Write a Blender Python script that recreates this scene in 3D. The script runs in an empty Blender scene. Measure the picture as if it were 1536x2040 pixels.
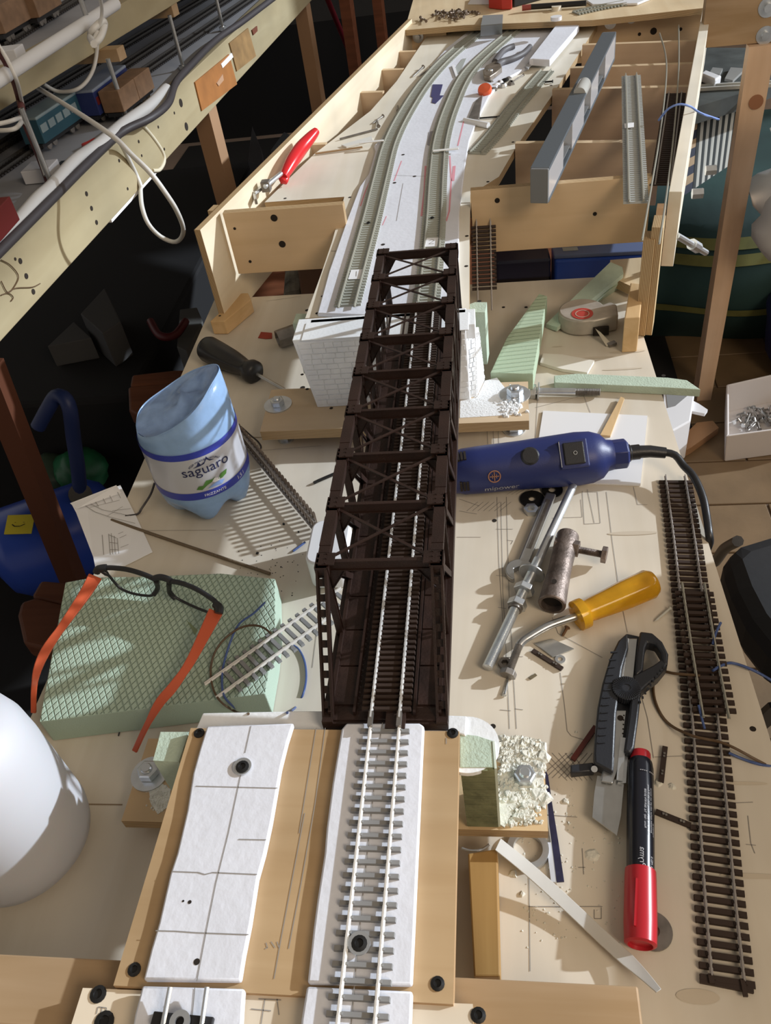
import bpy, bmesh, math, random
from mathutils import Vector, Matrix
random.seed(7)
R = math.radians
# ---------------------------------------------------------------- camera
HC = 0.54
FPX = 1640.0
def _rot():
    p, y, r = R(42.7345), R(11.4996), R(-9.7206)
    fwd = Vector((-math.sin(y)*math.cos(p), math.cos(y)*math.cos(p), -math.sin(p)))
    rt = Vector((math.cos(y), math.sin(y), 0)); up = rt.cross(fwd)
    return (rt*math.cos(r)+up*math.sin(r), up*math.cos(r)-rt*math.sin(r), fwd)
CR, CU, CF = _rot()
scn = bpy.context.scene
cd = bpy.data.cameras.new('camera'); cam = bpy.data.objects.new('camera', cd)
scn.collection.objects.link(cam); scn.camera = cam
cd.sensor_fit = 'HORIZONTAL'; cd.sensor_width = 36; cd.lens = FPX/1536*36
cd.clip_start = 0.01; cd.clip_end = 50
cam.matrix_world = Matrix(((CR.x, CU.x, -CF.x, 0), (CR.y, CU.y, -CF.y, 0), (CR.z, CU.z, -CF.z, HC), (0, 0, 0, 1)))
def P(x, y, z=0.0):
    """point at height z seen at photo position x, y"""
    d = CF+CR*((x-768)/FPX)-CU*((y-1020)/FPX)
    return Vector((0, 0, HC))+d*((z-HC)/d.z)
def proj(q):
    d = Vector(q)-Vector((0, 0, HC)); c = d.dot(CF)
    return 768+FPX*d.dot(CR)/c, 1020-FPX*d.dot(CU)/c
def ZY(X, Y, py):
    """height at which the vertical through X, Y is seen at row py"""
    lo, hi = -0.7, 0.52
    for _ in range(40):
        m = (lo+hi)/2
        if proj((X, Y, m))[1] > py: lo = m
        else: hi = m
    return (lo+hi)/2
# ---------------------------------------------------------------- light
w = bpy.data.worlds.new('world'); scn.world = w; w.use_nodes = True
w.node_tree.nodes['Background'].inputs[0].default_value = (1.0, .87, .72, 1)
w.node_tree.nodes['Background'].inputs[1].default_value = 0.25
def lamp(name, kind, loc, target, energy, color, size):
    l = bpy.data.lights.new(name, kind); l.energy = energy; l.color = color
    if kind == 'AREA': l.shape = 'DISK'; l.size = size
    else: l.shadow_soft_size = size
    o = bpy.data.objects.new(name, l); scn.collection.objects.link(o); o.location = loc
    o.rotation_euler = (Vector(target)-Vector(loc)).to_track_quat('-Z', 'Y').to_euler()
    return o
sun = bpy.data.lights.new('low_sun', 'SUN'); sun.energy = 4.0; sun.color = (.84, .92, 1.0); sun.angle = R(1.1)
so = bpy.data.objects.new('low_sun', sun); scn.collection.objects.link(so); so.location = (3, 1.4, 1.4)
so.rotation_euler = Vector((-1, -.31, -.43)).to_track_quat('-Z', 'Y').to_euler()
lamp('room_lamp', 'AREA', (1.2, -.75, 1.45), (0, .7, 0), 18, (1.0, .80, .58), .9)
wl = lamp('window_light', 'AREA', (3.3, 1.4, 1.25), (0, .6, 0), 42, (.96, .97, 1.0), 1.4); wl.data.shape = 'RECTANGLE'; wl.data.size = 3.2; wl.data.size_y = 1.2
scn.view_settings.view_transform = 'Standard'; scn.view_settings.look = 'None'
scn.view_settings.gamma = 1; scn.view_settings.exposure = 0.10; scn.view_settings.use_curve_mapping = False
# ---------------------------------------------------------------- helpers
COL = scn.collection
def link(o): COL.objects.link(o); return o
def tag(o, label=None, cat=None, group=None, kind=None):
    if label: o['label'] = label
    if cat: o['category'] = cat
    if group: o['group'] = group
    if kind: o['kind'] = kind
    return o
def thing(name, label, cat, loc, group=None):
    o = bpy.data.objects.new(name, None); link(o); o.location = loc; o.empty_display_size = .01
    return tag(o, label, cat, group)
def wloc(o):
    v = Vector((0, 0, 0))
    while o: v = v+o.location; o = o.parent
    return v
class MB:
    def __init__(s): s.bm = bmesh.new(); s.mi = 0
    def face(s, vs):
        try: f = s.bm.faces.new(vs); f.material_index = s.mi; return f
        except ValueError: return None
    def hexa(s, p):     # 8 points, bottom 4 then top 4 (ccw)
        v = [s.bm.verts.new(q) for q in p]
        for f in ((3,2,1,0),(4,5,6,7),(0,1,5,4),(1,2,6,5),(2,3,7,6),(3,0,4,7)): s.face([v[i] for i in f])
        return s
    def box(s, c, d, m=None):
        c = Vector(c); hx, hy, hz = d[0]/2, d[1]/2, d[2]/2
        q = [Vector(t) for t in ((-hx,-hy,-hz),(hx,-hy,-hz),(hx,hy,-hz),(-hx,hy,-hz),(-hx,-hy,hz),(hx,-hy,hz),(hx,hy,hz),(-hx,hy,hz))]
        if m: q = [m@t for t in q]
        return s.hexa([t+c for t in q])
    def bar(s, a, b, wd, ht, up=(0,0,1)):      # box from a to b
        a, b = Vector(a), Vector(b); t = (b-a).normalized(); up = Vector(up)
        sd = t.cross(up).normalized(); u = sd.cross(t)
        q = []
        for uu in (-1, 1):
            for (e, ss) in ((a,-1),(a,1),(b,1),(b,-1)): q.append(e+sd*ss*wd/2+u*uu*ht/2)
        return s.hexa(q)
    def prism(s, pts, z0, z1):
        a = sum(pts[i][0]*pts[(i+1)%len(pts)][1]-pts[(i+1)%len(pts)][0]*pts[i][1] for i in range(len(pts)))
        if a < 0: pts = pts[::-1]
        lo = [s.bm.verts.new((p[0], p[1], z0 if not callable(z0) else z0(p))) for p in pts]
        hi = [s.bm.verts.new((p[0], p[1], z1 if not callable(z1) else z1(p))) for p in pts]
        s.face(lo[::-1]); s.face(hi); n = len(pts)
        for i in range(n): s.face([lo[i], lo[(i+1)%n], hi[(i+1)%n], hi[i]])
        return s
    def plate(s, pts, n, t):     # 3-D polygon extruded by n*t
        n = Vector(n).normalized(); a = [s.bm.verts.new(p) for p in pts]; b = [s.bm.verts.new(Vector(p)+n*t) for p in pts]
        s.face(a[::-1]); s.face(b); k = len(pts)
        for i in range(k): s.face([a[i], a[(i+1)%k], b[(i+1)%k], b[i]])
        return s
    def tube(s, pts, r, n=8, closed=False):
        pts = [Vector(p) for p in pts]; m = len(pts); rings = []
        rr = r if callable(r) else (lambda i: r)
        prev = None
        for i, p in enumerate(pts):
            a = pts[(i-1)%m] if (closed or i > 0) else p; b = pts[(i+1)%m] if (closed or i < m-1) else p
            t = (b-a).normalized()
            if prev is None:
                u = t.orthogonal().normalized()
            else:
                u = (prev-t*prev.dot(t)); u = u.normalized() if u.length > 1e-6 else t.orthogonal().normalized()
            prev = u; v = t.cross(u)
            rings.append([s.bm.verts.new(p+(u*math.cos(2*math.pi*k/n)+v*math.sin(2*math.pi*k/n))*rr(i)) for k in range(n)])
        for i in range(m if closed else m-1):
            A, B = rings[i], rings[(i+1)%m]
            for k in range(n): s.face([A[k], A[(k+1)%n], B[(k+1)%n], B[k]])
        if not closed: s.face(rings[0][::-1]); s.face(rings[-1])
        return s
    def lathe(s, prof, org=(0,0,0), ax=(0,0,1), n=24, cap=True, wob=None):
        org, ax = Vector(org), Vector(ax).normalized(); u = ax.orthogonal().normalized()
        if abs(ax.z) > .99: u = Vector((1, 0, 0))
        v = ax.cross(u); rings = []
        for (r, h) in prof:
            ring = []
            for k in range(n):
                a = 2*math.pi*k/n; q = (r, h) if not wob else wob(r, h, a)
                ring.append(s.bm.verts.new(org+ax*q[1]+(u*math.cos(a)+v*math.sin(a))*max(q[0], 1e-5)))
            rings.append(ring)
        for A, B in zip(rings, rings[1:]):
            for k in range(n): s.face([A[k], A[(k+1)%n], B[(k+1)%n], B[k]])
        if cap: s.face(rings[0][::-1]); s.face(rings[-1])
        return s
    def cyl(s, a, b, r, n=12, r2=None):
        a, b = Vector(a), Vector(b); return s.lathe([(r, 0), (r if r2 is None else r2, (b-a).length)], a, b-a, n)
    def sweep(s, pts, ups, prof, caps=True):   # prof in (side, up)
        pts = [Vector(p) for p in pts]; m = len(pts); rings = []
        for i, p in enumerate(pts):
            t = (pts[min(i+1, m-1)]-pts[max(i-1, 0)]).normalized(); up = Vector(ups[i] if isinstance(ups, list) else ups)
            sd = t.cross(up).normalized(); u = sd.cross(t)
            rings.append([s.bm.verts.new(p+sd*a+u*b) for a, b in prof])
        k = len(prof)
        for A, B in zip(rings, rings[1:]):
            for j in range(k): s.face([A[j], A[(j+1)%k], B[(j+1)%k], B[j]])
        if caps: s.face(rings[0][::-1]); s.face(rings[-1])
        return s
    def strip(s, pts, wd, z):    # flat ribbon in plan
        for a, b in zip(pts, pts[1:]):
            a = Vector((a[0], a[1], z)); b = Vector((b[0], b[1], z)); d = b-a
            if d.length < 1e-6: continue
            n = Vector((-d.y, d.x, 0)).normalized()*wd/2
            s.face([s.bm.verts.new(q) for q in (a-n, b-n, b+n, a+n)])
        return s
    def disc(s, c, r, n=14, sx=1.0):
        s.face([s.bm.verts.new((c[0]+r*math.cos(2*math.pi*k/n)*sx, c[1]+r*math.sin(2*math.pi*k/n), c[2])) for k in range(n)]); return s
    def done(s, name, mat, parent=None, smooth=False, bevel=0, local=False, seg=2, angle=30, sub=0, solid=0):
        bm = s.bm; bmesh.ops.recalc_face_normals(bm, faces=bm.faces)
        me = bpy.data.meshes.new(name)
        if parent and not local:
            bmesh.ops.translate(bm, verts=bm.verts, vec=-wloc(parent)); loc = Vector((0, 0, 0))
        elif not parent and not local:
            xs = [v.co for v in bm.verts]
            lo = Vector([min(c[i] for c in xs) for i in range(3)]); hi = Vector([max(c[i] for c in xs) for i in range(3)])
            loc = Vector(((lo.x+hi.x)/2, (lo.y+hi.y)/2, lo.z)); bmesh.ops.translate(bm, verts=bm.verts, vec=-loc)
        else: loc = Vector((0, 0, 0))
        bm.to_mesh(me); bm.free()
        for mm in (mat if isinstance(mat, (list, tuple)) else [mat]): me.materials.append(mm)
        if smooth:
            me.polygons.foreach_set('use_smooth', [True]*len(me.polygons))
            me.set_sharp_from_angle(angle=R(angle if smooth is True else smooth))
        o = bpy.data.objects.new(name, me); link(o); o.location = loc
        if parent: o.parent = parent
        if solid: mo = o.modifiers.new('solid', 'SOLIDIFY'); mo.thickness = solid; mo.offset = 0
        if bevel: mo = o.modifiers.new('bevel', 'BEVEL'); mo.width = bevel; mo.segments = seg; mo.limit_method = 'ANGLE'; mo.angle_limit = R(40)
        if sub: mo = o.modifiers.new('sub', 'SUBSURF'); mo.levels = sub; mo.render_levels = sub
        return o
def copy(o, loc=None, rot=None, parent=None, deep=True):
    c = o.copy(); link(c)
    if loc is not None: c.location = loc
    if rot is not None: c.rotation_euler = rot
    if parent: c.parent = parent
    if deep:
        for ch in list(o.children): copy(ch, parent=c)
    return c
# ---------------------------------------------------------------- materials
def newmat(name):
    m = bpy.data.materials.new(name); m.use_nodes = True; return m, m.node_tree.nodes, m.node_tree.links, m.node_tree.nodes['Principled BSDF']
def mat(name, c, rough=.6, metal=0, var=0, vs=60, bump=0, bs=400, trans=0, ior=1.45, emit=0, spec=None, sss=0, alpha=1):
    m, N, L, B = newmat(name); B.inputs['Base Color'].default_value = (*c, 1); B.inputs['Roughness'].default_value = rough
    B.inputs['Metallic'].default_value = metal; B.inputs['Transmission Weight'].default_value = trans; B.inputs['IOR'].default_value = ior
    if spec is not None: B.inputs['Specular IOR Level'].default_value = spec
    if alpha < 1: B.inputs['Alpha'].default_value = alpha
    if sss: B.inputs['Subsurface Weight'].default_value = sss; B.inputs['Subsurface Scale'].default_value = .01
    if var or bump:
        tc = N.new('ShaderNodeTexCoord')
    if var:
        n = N.new('ShaderNodeTexNoise'); n.inputs['Scale'].default_value = vs; n.inputs['Detail'].default_value = 6; L.new(tc.outputs['Object'], n.inputs['Vector'])
        r = N.new('ShaderNodeValToRGB'); r.color_ramp.elements[0].position = .3; r.color_ramp.elements[1].position = .7
        r.color_ramp.elements[0].color = tuple(x*(1-var) for x in c)+(1,); r.color_ramp.elements[1].color = tuple(min(1, x*(1+var)) for x in c)+(1,)
        L.new(n.outputs['Fac'], r.inputs['Fac']); L.new(r.outputs['Color'], B.inputs['Base Color'])
    if bump:
        n = N.new('ShaderNodeTexNoise'); n.inputs['Scale'].default_value = bs; n.inputs['Detail'].default_value = 4; L.new(tc.outputs['Object'], n.inputs['Vector'])
        b = N.new('ShaderNodeBump'); b.inputs['Strength'].default_value = bump; b.inputs['Distance'].default_value = .001
        L.new(n.outputs['Fac'], b.inputs['Height']); L.new(b.outputs['Normal'], B.inputs['Normal'])
    return m
def wood(name, c1, c2, axis='y', edge=None, thick='z', rough=.55, grain=1.0, stain=None):
    """c1/c2 grain tones; edge: (light, dark) ply bands shown on faces away from the thickness axis"""
    m, N, L, B = newmat(name); B.inputs['Roughness'].default_value = rough; B.inputs['Specular IOR Level'].default_value = .3
    tc = N.new('ShaderNodeTexCoord'); mp = N.new('ShaderNodeMapping'); L.new(tc.outputs['Object'], mp.inputs['Vector'])
    sc = [70*grain]*3; sc['xyz'.index(axis)] = 5*grain; mp.inputs['Scale'].default_value = sc
    n = N.new('ShaderNodeTexNoise'); n.inputs['Scale'].default_value = 1; n.inputs['Detail'].default_value = 5; n.inputs['Distortion'].default_value = .6; L.new(mp.outputs[0], n.inputs['Vector'])
    r = N.new('ShaderNodeValToRGB'); r.color_ramp.elements[0].position = .35; r.color_ramp.elements[1].position = .68
    r.color_ramp.elements[0].color = (*c2, 1); r.color_ramp.elements[1].color = (*c1, 1); L.new(n.outputs['Fac'], r.inputs['Fac'])
    col = r.outputs['Color']
    n2 = N.new('ShaderNodeTexNoise'); n2.inputs['Scale'].default_value = 9; n2.inputs['Detail'].default_value = 3; L.new(tc.outputs['Object'], n2.inputs['Vector'])
    r2 = N.new('ShaderNodeValToRGB'); r2.color_ramp.elements[0].position = .3; r2.color_ramp.elements[1].position = .7
    r2.color_ramp.elements[0].color = (.86, .86, .86, 1); r2.color_ramp.elements[1].color = (1.06, 1.05, 1.03, 1)
    if stain: r2.color_ramp.elements[0].color = (*stain, 1)
    L.new(n2.outputs['Fac'], r2.inputs['Fac'])
    mx = N.new('ShaderNodeMix'); mx.data_type = 'RGBA'; mx.blend_type = 'MULTIPLY'; mx.inputs['Factor'].default_value = 1
    L.new(col, mx.inputs['A']); L.new(r2.outputs['Color'], mx.inputs['B']); col = mx.outputs['Result']
    if edge:
        sx = N.new('ShaderNodeSeparateXYZ'); L.new(tc.outputs['Object'], sx.inputs[0])
        ad = N.new('ShaderNodeMath'); ad.operation = 'MULTIPLY'; ad.inputs[1].default_value = 3700.0; L.new(sx.outputs['XYZ'.index(thick.upper())], ad.inputs[0])
        n3 = N.new('ShaderNodeTexNoise'); n3.inputs['Scale'].default_value = 40; L.new(tc.outputs['Object'], n3.inputs['Vector'])
        a2 = N.new('ShaderNodeMath'); a2.operation = 'ADD'; L.new(ad.outputs[0], a2.inputs[0]); L.new(n3.outputs['Fac'], a2.inputs[1])
        sn = N.new('ShaderNodeMath'); sn.operation = 'SINE'; L.new(a2.outputs[0], sn.inputs[0])
        r3 = N.new('ShaderNodeValToRGB'); r3.color_ramp.elements[0].position = .2; r3.color_ramp.elements[1].position = .65
        r3.color_ramp.elements[0].color = (*edge[1], 1); r3.color_ramp.elements[1].color = (*edge[0], 1); L.new(sn.outputs[0], r3.inputs['Fac'])
        nn = N.new('ShaderNodeSeparateXYZ'); L.new(tc.outputs['Normal'], nn.inputs[0])
        ab = N.new('ShaderNodeMath'); ab.operation = 'ABSOLUTE'; L.new(nn.outputs['XYZ'.index(thick.upper())], ab.inputs[0])
        gt = N.new('ShaderNodeMath'); gt.operation = 'GREATER_THAN'; gt.inputs[1].default_value = .5; L.new(ab.outputs[0], gt.inputs[0])
        m2 = N.new('ShaderNodeMix'); m2.data_type = 'RGBA'; L.new(gt.outputs[0], m2.inputs['Factor']); L.new(r3.outputs['Color'], m2.inputs['A']); L.new(col, m2.inputs['B']); col = m2.outputs['Result']
    L.new(col, B.inputs['Base Color'])
    b = N.new('ShaderNodeBump'); b.inputs['Strength'].default_value = .25; b.inputs['Distance'].default_value = .0005; L.new(n.outputs['Fac'], b.inputs['Height']); L.new(b.outputs['Normal'], B.inputs['Normal'])
    return m
def waffle(name, c, c2, scale=170, ang=0, stretch=(1, .62), strength=1.0, lines=False):
    """extruded foam with embossed diamond (or line) skin on its upper face"""
    m, N, L, B = newmat(name); B.inputs['Roughness'].default_value = .8
    tc = N.new('ShaderNodeTexCoord'); mp = N.new('ShaderNodeMapping'); mp.inputs['Rotation'].default_value[2] = ang
    L.new(tc.outputs['Object'], mp.inputs['Vector']); hs = []
    for k in ((1, 1) if not lines else (1,)):
        pass
    sx = N.new('ShaderNodeSeparateXYZ'); L.new(mp.outputs[0], sx.inputs[0])
    def lin(a, b):
        p = N.new('ShaderNodeMath'); p.operation = 'MULTIPLY'; p.inputs[1].default_value = a; L.new(sx.outputs[0], p.inputs[0])
        q = N.new('ShaderNodeMath'); q.operation = 'MULTIPLY_ADD'; q.inputs[1].default_value = b; L.new(sx.outputs[1], q.inputs[0]); L.new(p.outputs[0], q.inputs[2])
        f = N.new('ShaderNodeMath'); f.operation = 'PINGPONG'; f.inputs[1].default_value = .5; L.new(q.outputs[0], f.inputs[0])
        c = N.new('ShaderNodeMath'); c.operation = 'MULTIPLY'; c.inputs[1].default_value = 6; c.use_clamp = True; L.new(f.outputs[0], c.inputs[0]); return c.outputs[0]
    h = lin(scale*stretch[0], scale*stretch[1])
    if not lines:
        h2 = lin(scale*stretch[0], -scale*stretch[1]); mi = N.new('ShaderNodeMath'); mi.operation = 'MINIMUM'; L.new(h, mi.inputs[0]); L.new(h2, mi.inputs[1]); h = mi.outputs[0]
    nz = N.new('ShaderNodeSeparateXYZ'); L.new(tc.outputs['Normal'], nz.inputs[0])
    gt = N.new('ShaderNodeMath'); gt.operation = 'GREATER_THAN'; gt.inputs[1].default_value = .6; L.new(nz.outputs[2], gt.inputs[0])
    mm = N.new('ShaderNodeMath'); mm.operation = 'MULTIPLY'; L.new(h, mm.inputs[0]); L.new(gt.outputs[0], mm.inputs[1])
    mx = N.new('ShaderNodeMix'); mx.data_type = 'RGBA'; mx.inputs['A'].default_value = (*c2, 1); mx.inputs['B'].default_value = (*c, 1); L.new(h, mx.inputs['Factor'])
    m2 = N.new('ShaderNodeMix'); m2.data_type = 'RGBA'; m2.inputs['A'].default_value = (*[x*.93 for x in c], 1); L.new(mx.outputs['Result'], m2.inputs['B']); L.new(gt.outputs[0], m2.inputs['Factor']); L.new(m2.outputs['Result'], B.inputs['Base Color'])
    ns = N.new('ShaderNodeTexNoise'); ns.inputs['Scale'].default_value = 900; L.new(tc.outputs['Object'], ns.inputs['Vector'])
    ad = N.new('ShaderNodeMath'); ad.operation = 'MULTIPLY_ADD'; ad.inputs[1].default_value = .35; L.new(ns.outputs['Fac'], ad.inputs[0]); L.new(mm.outputs[0], ad.inputs[2])
    b = N.new('ShaderNodeBump'); b.inputs['Strength'].default_value = strength; b.inputs['Distance'].default_value = .0008; L.new(ad.outputs[0], b.inputs['Height']); L.new(b.outputs['Normal'], B.inputs['Normal'])
    return m
BAND = ((.62, .47, .28), (.30, .19, .09))
TABLE = wood('table_ply', (.72, .665, .575), (.655, .59, .49), 'y', ((.55, .42, .26), (.30, .2, .11)), grain=.45)
PLY = wood('ply_birch', (.74, .60, .40), (.66, .51, .32), 'y', BAND, grain=.6)
PLYO = wood('ply_okoume', (.50, .355, .205), (.43, .29, .155), 'x', ((.6, .42, .24), (.36, .22, .11)), grain=.6)
PLYX = wood('ply_side', (.80, .71, .55), (.72, .62, .46), 'y', BAND, 'x', grain=.5)
PLYY = wood('ply_front', (.73, .55, .36), (.65, .475, .29), 'x', BAND, 'y', grain=.5)
RIB = wood('ply_rib', (.66, .51, .37), (.58, .43, .30), 'x', ((.70, .56, .38), (.55, .40, .24)), 'y', grain=.5)
PINE = wood('pine', (.46, .325, .20), (.37, .245, .13), 'x', grain=.7)
PINEY = wood('pine_y', (.72, .53, .31), (.62, .43, .23), 'y', grain=.7)
PINEZ = wood('pine_z', (.74, .53, .36), (.66, .45, .29), 'z', grain=.7)
DARKWOOD = wood('dark_wood', (.22, .075, .035), (.15, .05, .022), 'x', grain=.8)
FOAMW = mat('foam_white', (.71, .73, .80), .7, var=.03, vs=30, bump=.35, bs=180, sss=.0)
PLASTER = mat('plaster', (.80, .83, .86), .85, var=.03, bump=.3, bs=300)
FOAMG = waffle('foam_green', (.41, .52, .42), (.29, .39, .30))
FOAMGS = mat('foam_green_cut', (.46, .56, .46), .85, var=.06, vs=90, bump=.6, bs=500)
FOAMGL = waffle('foam_green_line', (.42, .53, .38), (.33, .44, .30), scale=120, ang=R(-15), stretch=(0.15, 1), lines=True)
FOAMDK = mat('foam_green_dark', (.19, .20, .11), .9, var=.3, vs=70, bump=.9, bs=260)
STEEL = mat('steel', (.55, .56, .56), .28, .9, var=.1, vs=80)
ZINC = mat('zinc', (.62, .65, .68), .32, .85, var=.1, vs=90)
DSTEEL = mat('dull_steel', (.27, .25, .23), .45, .8, var=.25, vs=90)
BLACKM = mat('black_metal', (.03, .03, .03), .4, .6)
RAILW = mat('rail_bright', (.80, .77, .72), .35, .35)
RAILD = mat('rail_dull', (.42, .39, .37), .4, .6)
RAILG = mat('rail_grey', (.40, .39, .33), .5, .5)
SLG = mat('sleeper_grey', (.235, .235, .235), .7)
SLC = mat('sleeper_concrete', (.37, .385, .345), .75)
SLB = mat('sleeper_brown', (.035, .020, .014), .6)
BRI = mat('bridge_brown', (.022, .010, .007), .45, var=.25, vs=50, bump=.25, bs=900)
BRF = mat('bridge_floor', (.027, .014, .011), .4, var=.4, vs=60, bump=.4, bs=500)
GRAPH = mat('graphite', (.27, .25, .23), .8)
HOLE = mat('hole', (.02, .014, .01), .9)
BLACKP = mat('black_plastic', (.018, .018, .02), .38, bump=.1, bs=900)
WHITEP = mat('white_plastic', (.80, .80, .82), .35)
REDP = mat('red_plastic', (.44, .018, .028), .3)
PAPER = mat('paper', (.80, .81, .84), .8)
# ---------------------------------------------------------------- tracks
_slm = {}
def sleeper_mesh(kind, ln, wd, ht, gauge, m):
    key = (kind, ln, wd, ht)
    if key in _slm: return _slm[key]
    b = MB()
    if kind == 'concrete':
        b.hexa([(-ln/2,-wd/2,0),(ln/2,-wd/2,0),(ln/2,wd/2,0),(-ln/2,wd/2,0),(-ln/2,-wd*.36,ht),(ln/2,-wd*.36,ht),(ln/2,wd*.36,ht),(-ln/2,wd*.36,ht)])
    else:
        b.hexa([(-ln/2,-wd/2,0),(ln/2,-wd/2,0),(ln/2,wd/2,0),(-ln/2,wd/2,0),(-ln/2+.0003,-wd*.45,ht),(ln/2-.0003,-wd*.45,ht),(ln/2-.0003,wd*.45,ht),(-ln/2+.0003,wd*.45,ht)])
    for sx in (-1, 1):
        for o in (-1, 1):
            b.box((sx*gauge/2+o*.0014, 0, ht+.0003), (.0011, wd*.5, .0009))
    bm = b.bm; bmesh.ops.recalc_face_normals(bm, faces=bm.faces)
    me = bpy.data.meshes.new('sleeper'); bm.to_mesh(me); bm.free(); me.materials.append(m); _slm[key] = me; return me
def resample(pts, n):
    pts = [Vector(p) for p in pts]
    if len(pts) < 3: return [pts[0].lerp(pts[-1], i/(n-1)) for i in range(n)]
    out = []; m = len(pts)
    for i in range(m-1):
        p0, p1, p2, p3 = pts[max(i-1, 0)], pts[i], pts[i+1], pts[min(i+2, m-1)]
        for k in range(12):
            t = k/12; out.append(.5*((2*p1)+(-p0+p2)*t+(2*p0-5*p1+4*p2-p3)*t*t+(-p0+3*p1-3*p2+p3)*t**3))
    out.append(pts[-1]); L = [0]
    for a, b in zip(out, out[1:]): L.append(L[-1]+(b-a).length)
    res = []; j = 0
    for i in range(n):
        d = L[-1]*i/(n-1)
        while j < len(L)-2 and L[j+1] < d: j += 1
        res.append(out[j].lerp(out[j+1], min(1, (d-L[j])/max(1e-9, L[j+1]-L[j]))))
    return res
RPROF = [(-.0011, 0), (.0011, 0), (.0011, .0004), (.0003, .0008), (.0003, .0018), (.00048, .0020), (.00048, .0026), (-.00048, .0026), (-.00048, .0020), (-.0003, .0018), (-.0003, .0008), (-.0011, .0004)]
def track(name, label, pts, pitch, ms, mr, kind='wood', ln=.030, wd=.0035, ht=.0022, up=(0,0,1), gauge=.0174, group=None, rext=(0, 0), skip=None, off=0.5, rscale=1.0):
    fine = resample(pts, 60); tot = sum((b-a).length for a, b in zip(fine, fine[1:])); n = max(2, int(tot/pitch))
    base = fine[0].copy(); t = thing(name, label, 'railway track', base, group); up = Vector(up).normalized()
    cs = resample(pts, 400)
    def at(s):
        f = max(0, min(1, s/tot))*399; i = min(398, int(f)); return cs[i].lerp(cs[i+1], f-i), (cs[min(399, i+4)]-cs[max(0, i-4)]).normalized()
    me = sleeper_mesh(kind, ln, wd, ht, gauge, ms)
    for i in range(n):
        if skip and skip(i, n): continue
        p, tg = at((i+off)*tot/n); sd = tg.cross(up).normalized(); u = sd.cross(tg)
        o = bpy.data.objects.new('sleeper', me); link(o); o.parent = t
        o.matrix_local = Matrix.Translation(p-base)@Matrix((sd, tg, u)).transposed().to_4x4()
    line = [at(tot*k/48)[0] for k in range(49)] if len(pts) > 2 else [pts[0], pts[-1]]
    line = [Vector(q) for q in line]; d0 = (line[0]-line[1]).normalized(); d1 = (line[-1]-line[-2]).normalized()
    line = [line[0]+d0*rext[0]]+line[1:-1]+[line[-1]+d1*rext[1]]
    for sx in (-1, 1):
        b = MB(); q = []
        for i, p in enumerate(line):
            tg = (line[min(i+1, len(line)-1)]-line[max(i-1, 0)]).normalized(); sd = tg.cross(up).normalized(); u = sd.cross(tg)
            q.append(p+sd*sx*gauge/2+u*ht)
        b.sweep(q, up, [(a*rscale, c*rscale) for a, c in RPROF]).done('rail', mr, t)
    return t
def screw(parent, px, z, r=.0035, m=BLACKM, cross=True, name='screw'):
    c = P(*px, z); b = MB(); b.lathe([(r, 0), (r, .0006), (r*.55, .0012), (r*.5, .0003), (0, .0002)], c, n=14, cap=False)
    return b.done(name, m, parent, smooth=True)
def hole(parent, px, z, r=.003, name='screw_hole'):
    c = P(*px, z+.0002); return MB().disc(c, r).done(name, HOLE, parent)
def pencil(parent, z, lines, wd=.00045, name='pencil_marks', m=None):
    b = MB()
    for l in lines: b.strip([P(x, y, z+.0003) for x, y in l], wd, z+.0003)
    return tag(b.done(name, m or GRAPH, parent), kind='stuff')
def pxprism(px, z0, z1, zp=None):
    return MB().prism([P(x, y, z1 if zp is None else zp).xy for x, y in px], z0, z1)
def bpoly(b, px, z0, z1): b.prism([P(x, y, z1).xy for x, y in px], z0, z1); return b
# ---------------------------------------------------------------- setting
FZ = -0.62
TILE = mat('floor_tile', (.18, .118, .062), .55, var=.12, vs=14, bump=.2, bs=120)
GROUT = mat('grout', (.16, .12, .09), .9)
WALL = mat('wall_paint', (.34, .31, .28), .9)
fl = MB().box((0, 1.5, FZ-.012), (7, 7, .02)).done('floor', GROUT); tag(fl, kind='structure')
b = MB(); b.box((0, 0, .003), (.296, .125, .006)); tm = None
for j in range(-2, 16):
    for i in range(-1, 7):
        x = .07+i*.30+(.15 if j % 2 else 0)-.02*j*.2; y = .38+j*.129
        if x > 1.7 or x < -.1: continue
        if tm is None:
            o = b.done('tile', TILE, fl, local=True, bevel=.0012, seg=1); tm = o
        else:
            o = copy(tm)
        o.location = Vector((x, y, FZ-.004))-wloc(fl); o.rotation_euler = (0, 0, R(random.uniform(-.15, .15)))
fl2 = MB().box((-1.8, 1.5, FZ-.001), (3.2, 6.9, .004)).box((2.7, 1.5, FZ-.001), (1.8, 6.9, .004)).box((.8, 3.6, FZ-.001), (2, 2.7, .004)).done('tile_field', mat('floor_tile_far', (.30, .22, .17), .6, var=.1, vs=9), fl)
fl2['kind'] = 'stuff'
for nm, c, d in (('wall_back', (0, 4.95, .6), (7, .1, 2.5)), ('wall_left', (-3.45, 1.5, .6), (.1, 7, 2.5))):
    tag(MB().box(c, d).done(nm, WALL), kind='structure')
b = MB(); b.box((3.45, 1.5, -.05), (.1, 7, 1.2)).box((3.45, -1.2, 1.25), (.1, 1.6, 1.4)).box((3.45, 4.1, 1.25), (.1, 1.8, 1.4)).box((3.45, 1.4, 2.3), (.1, 7, .7))
tag(b.done('wall_right', WALL), kind='structure')
b = MB()
for c, d in (((3.42, 1.4, .57), (.12, 3.7, .04)), ((3.42, 1.4, 1.93), (.12, 3.7, .04)), ((3.42, -.42, 1.25), (.12, .04, 1.4)), ((3.42, 3.22, 1.25), (.12, .04, 1.4))): b.box(c, d)
tag(b.done('window_1', mat('window_paint', (.6, .6, .58), .5)), kind='structure')
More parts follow.
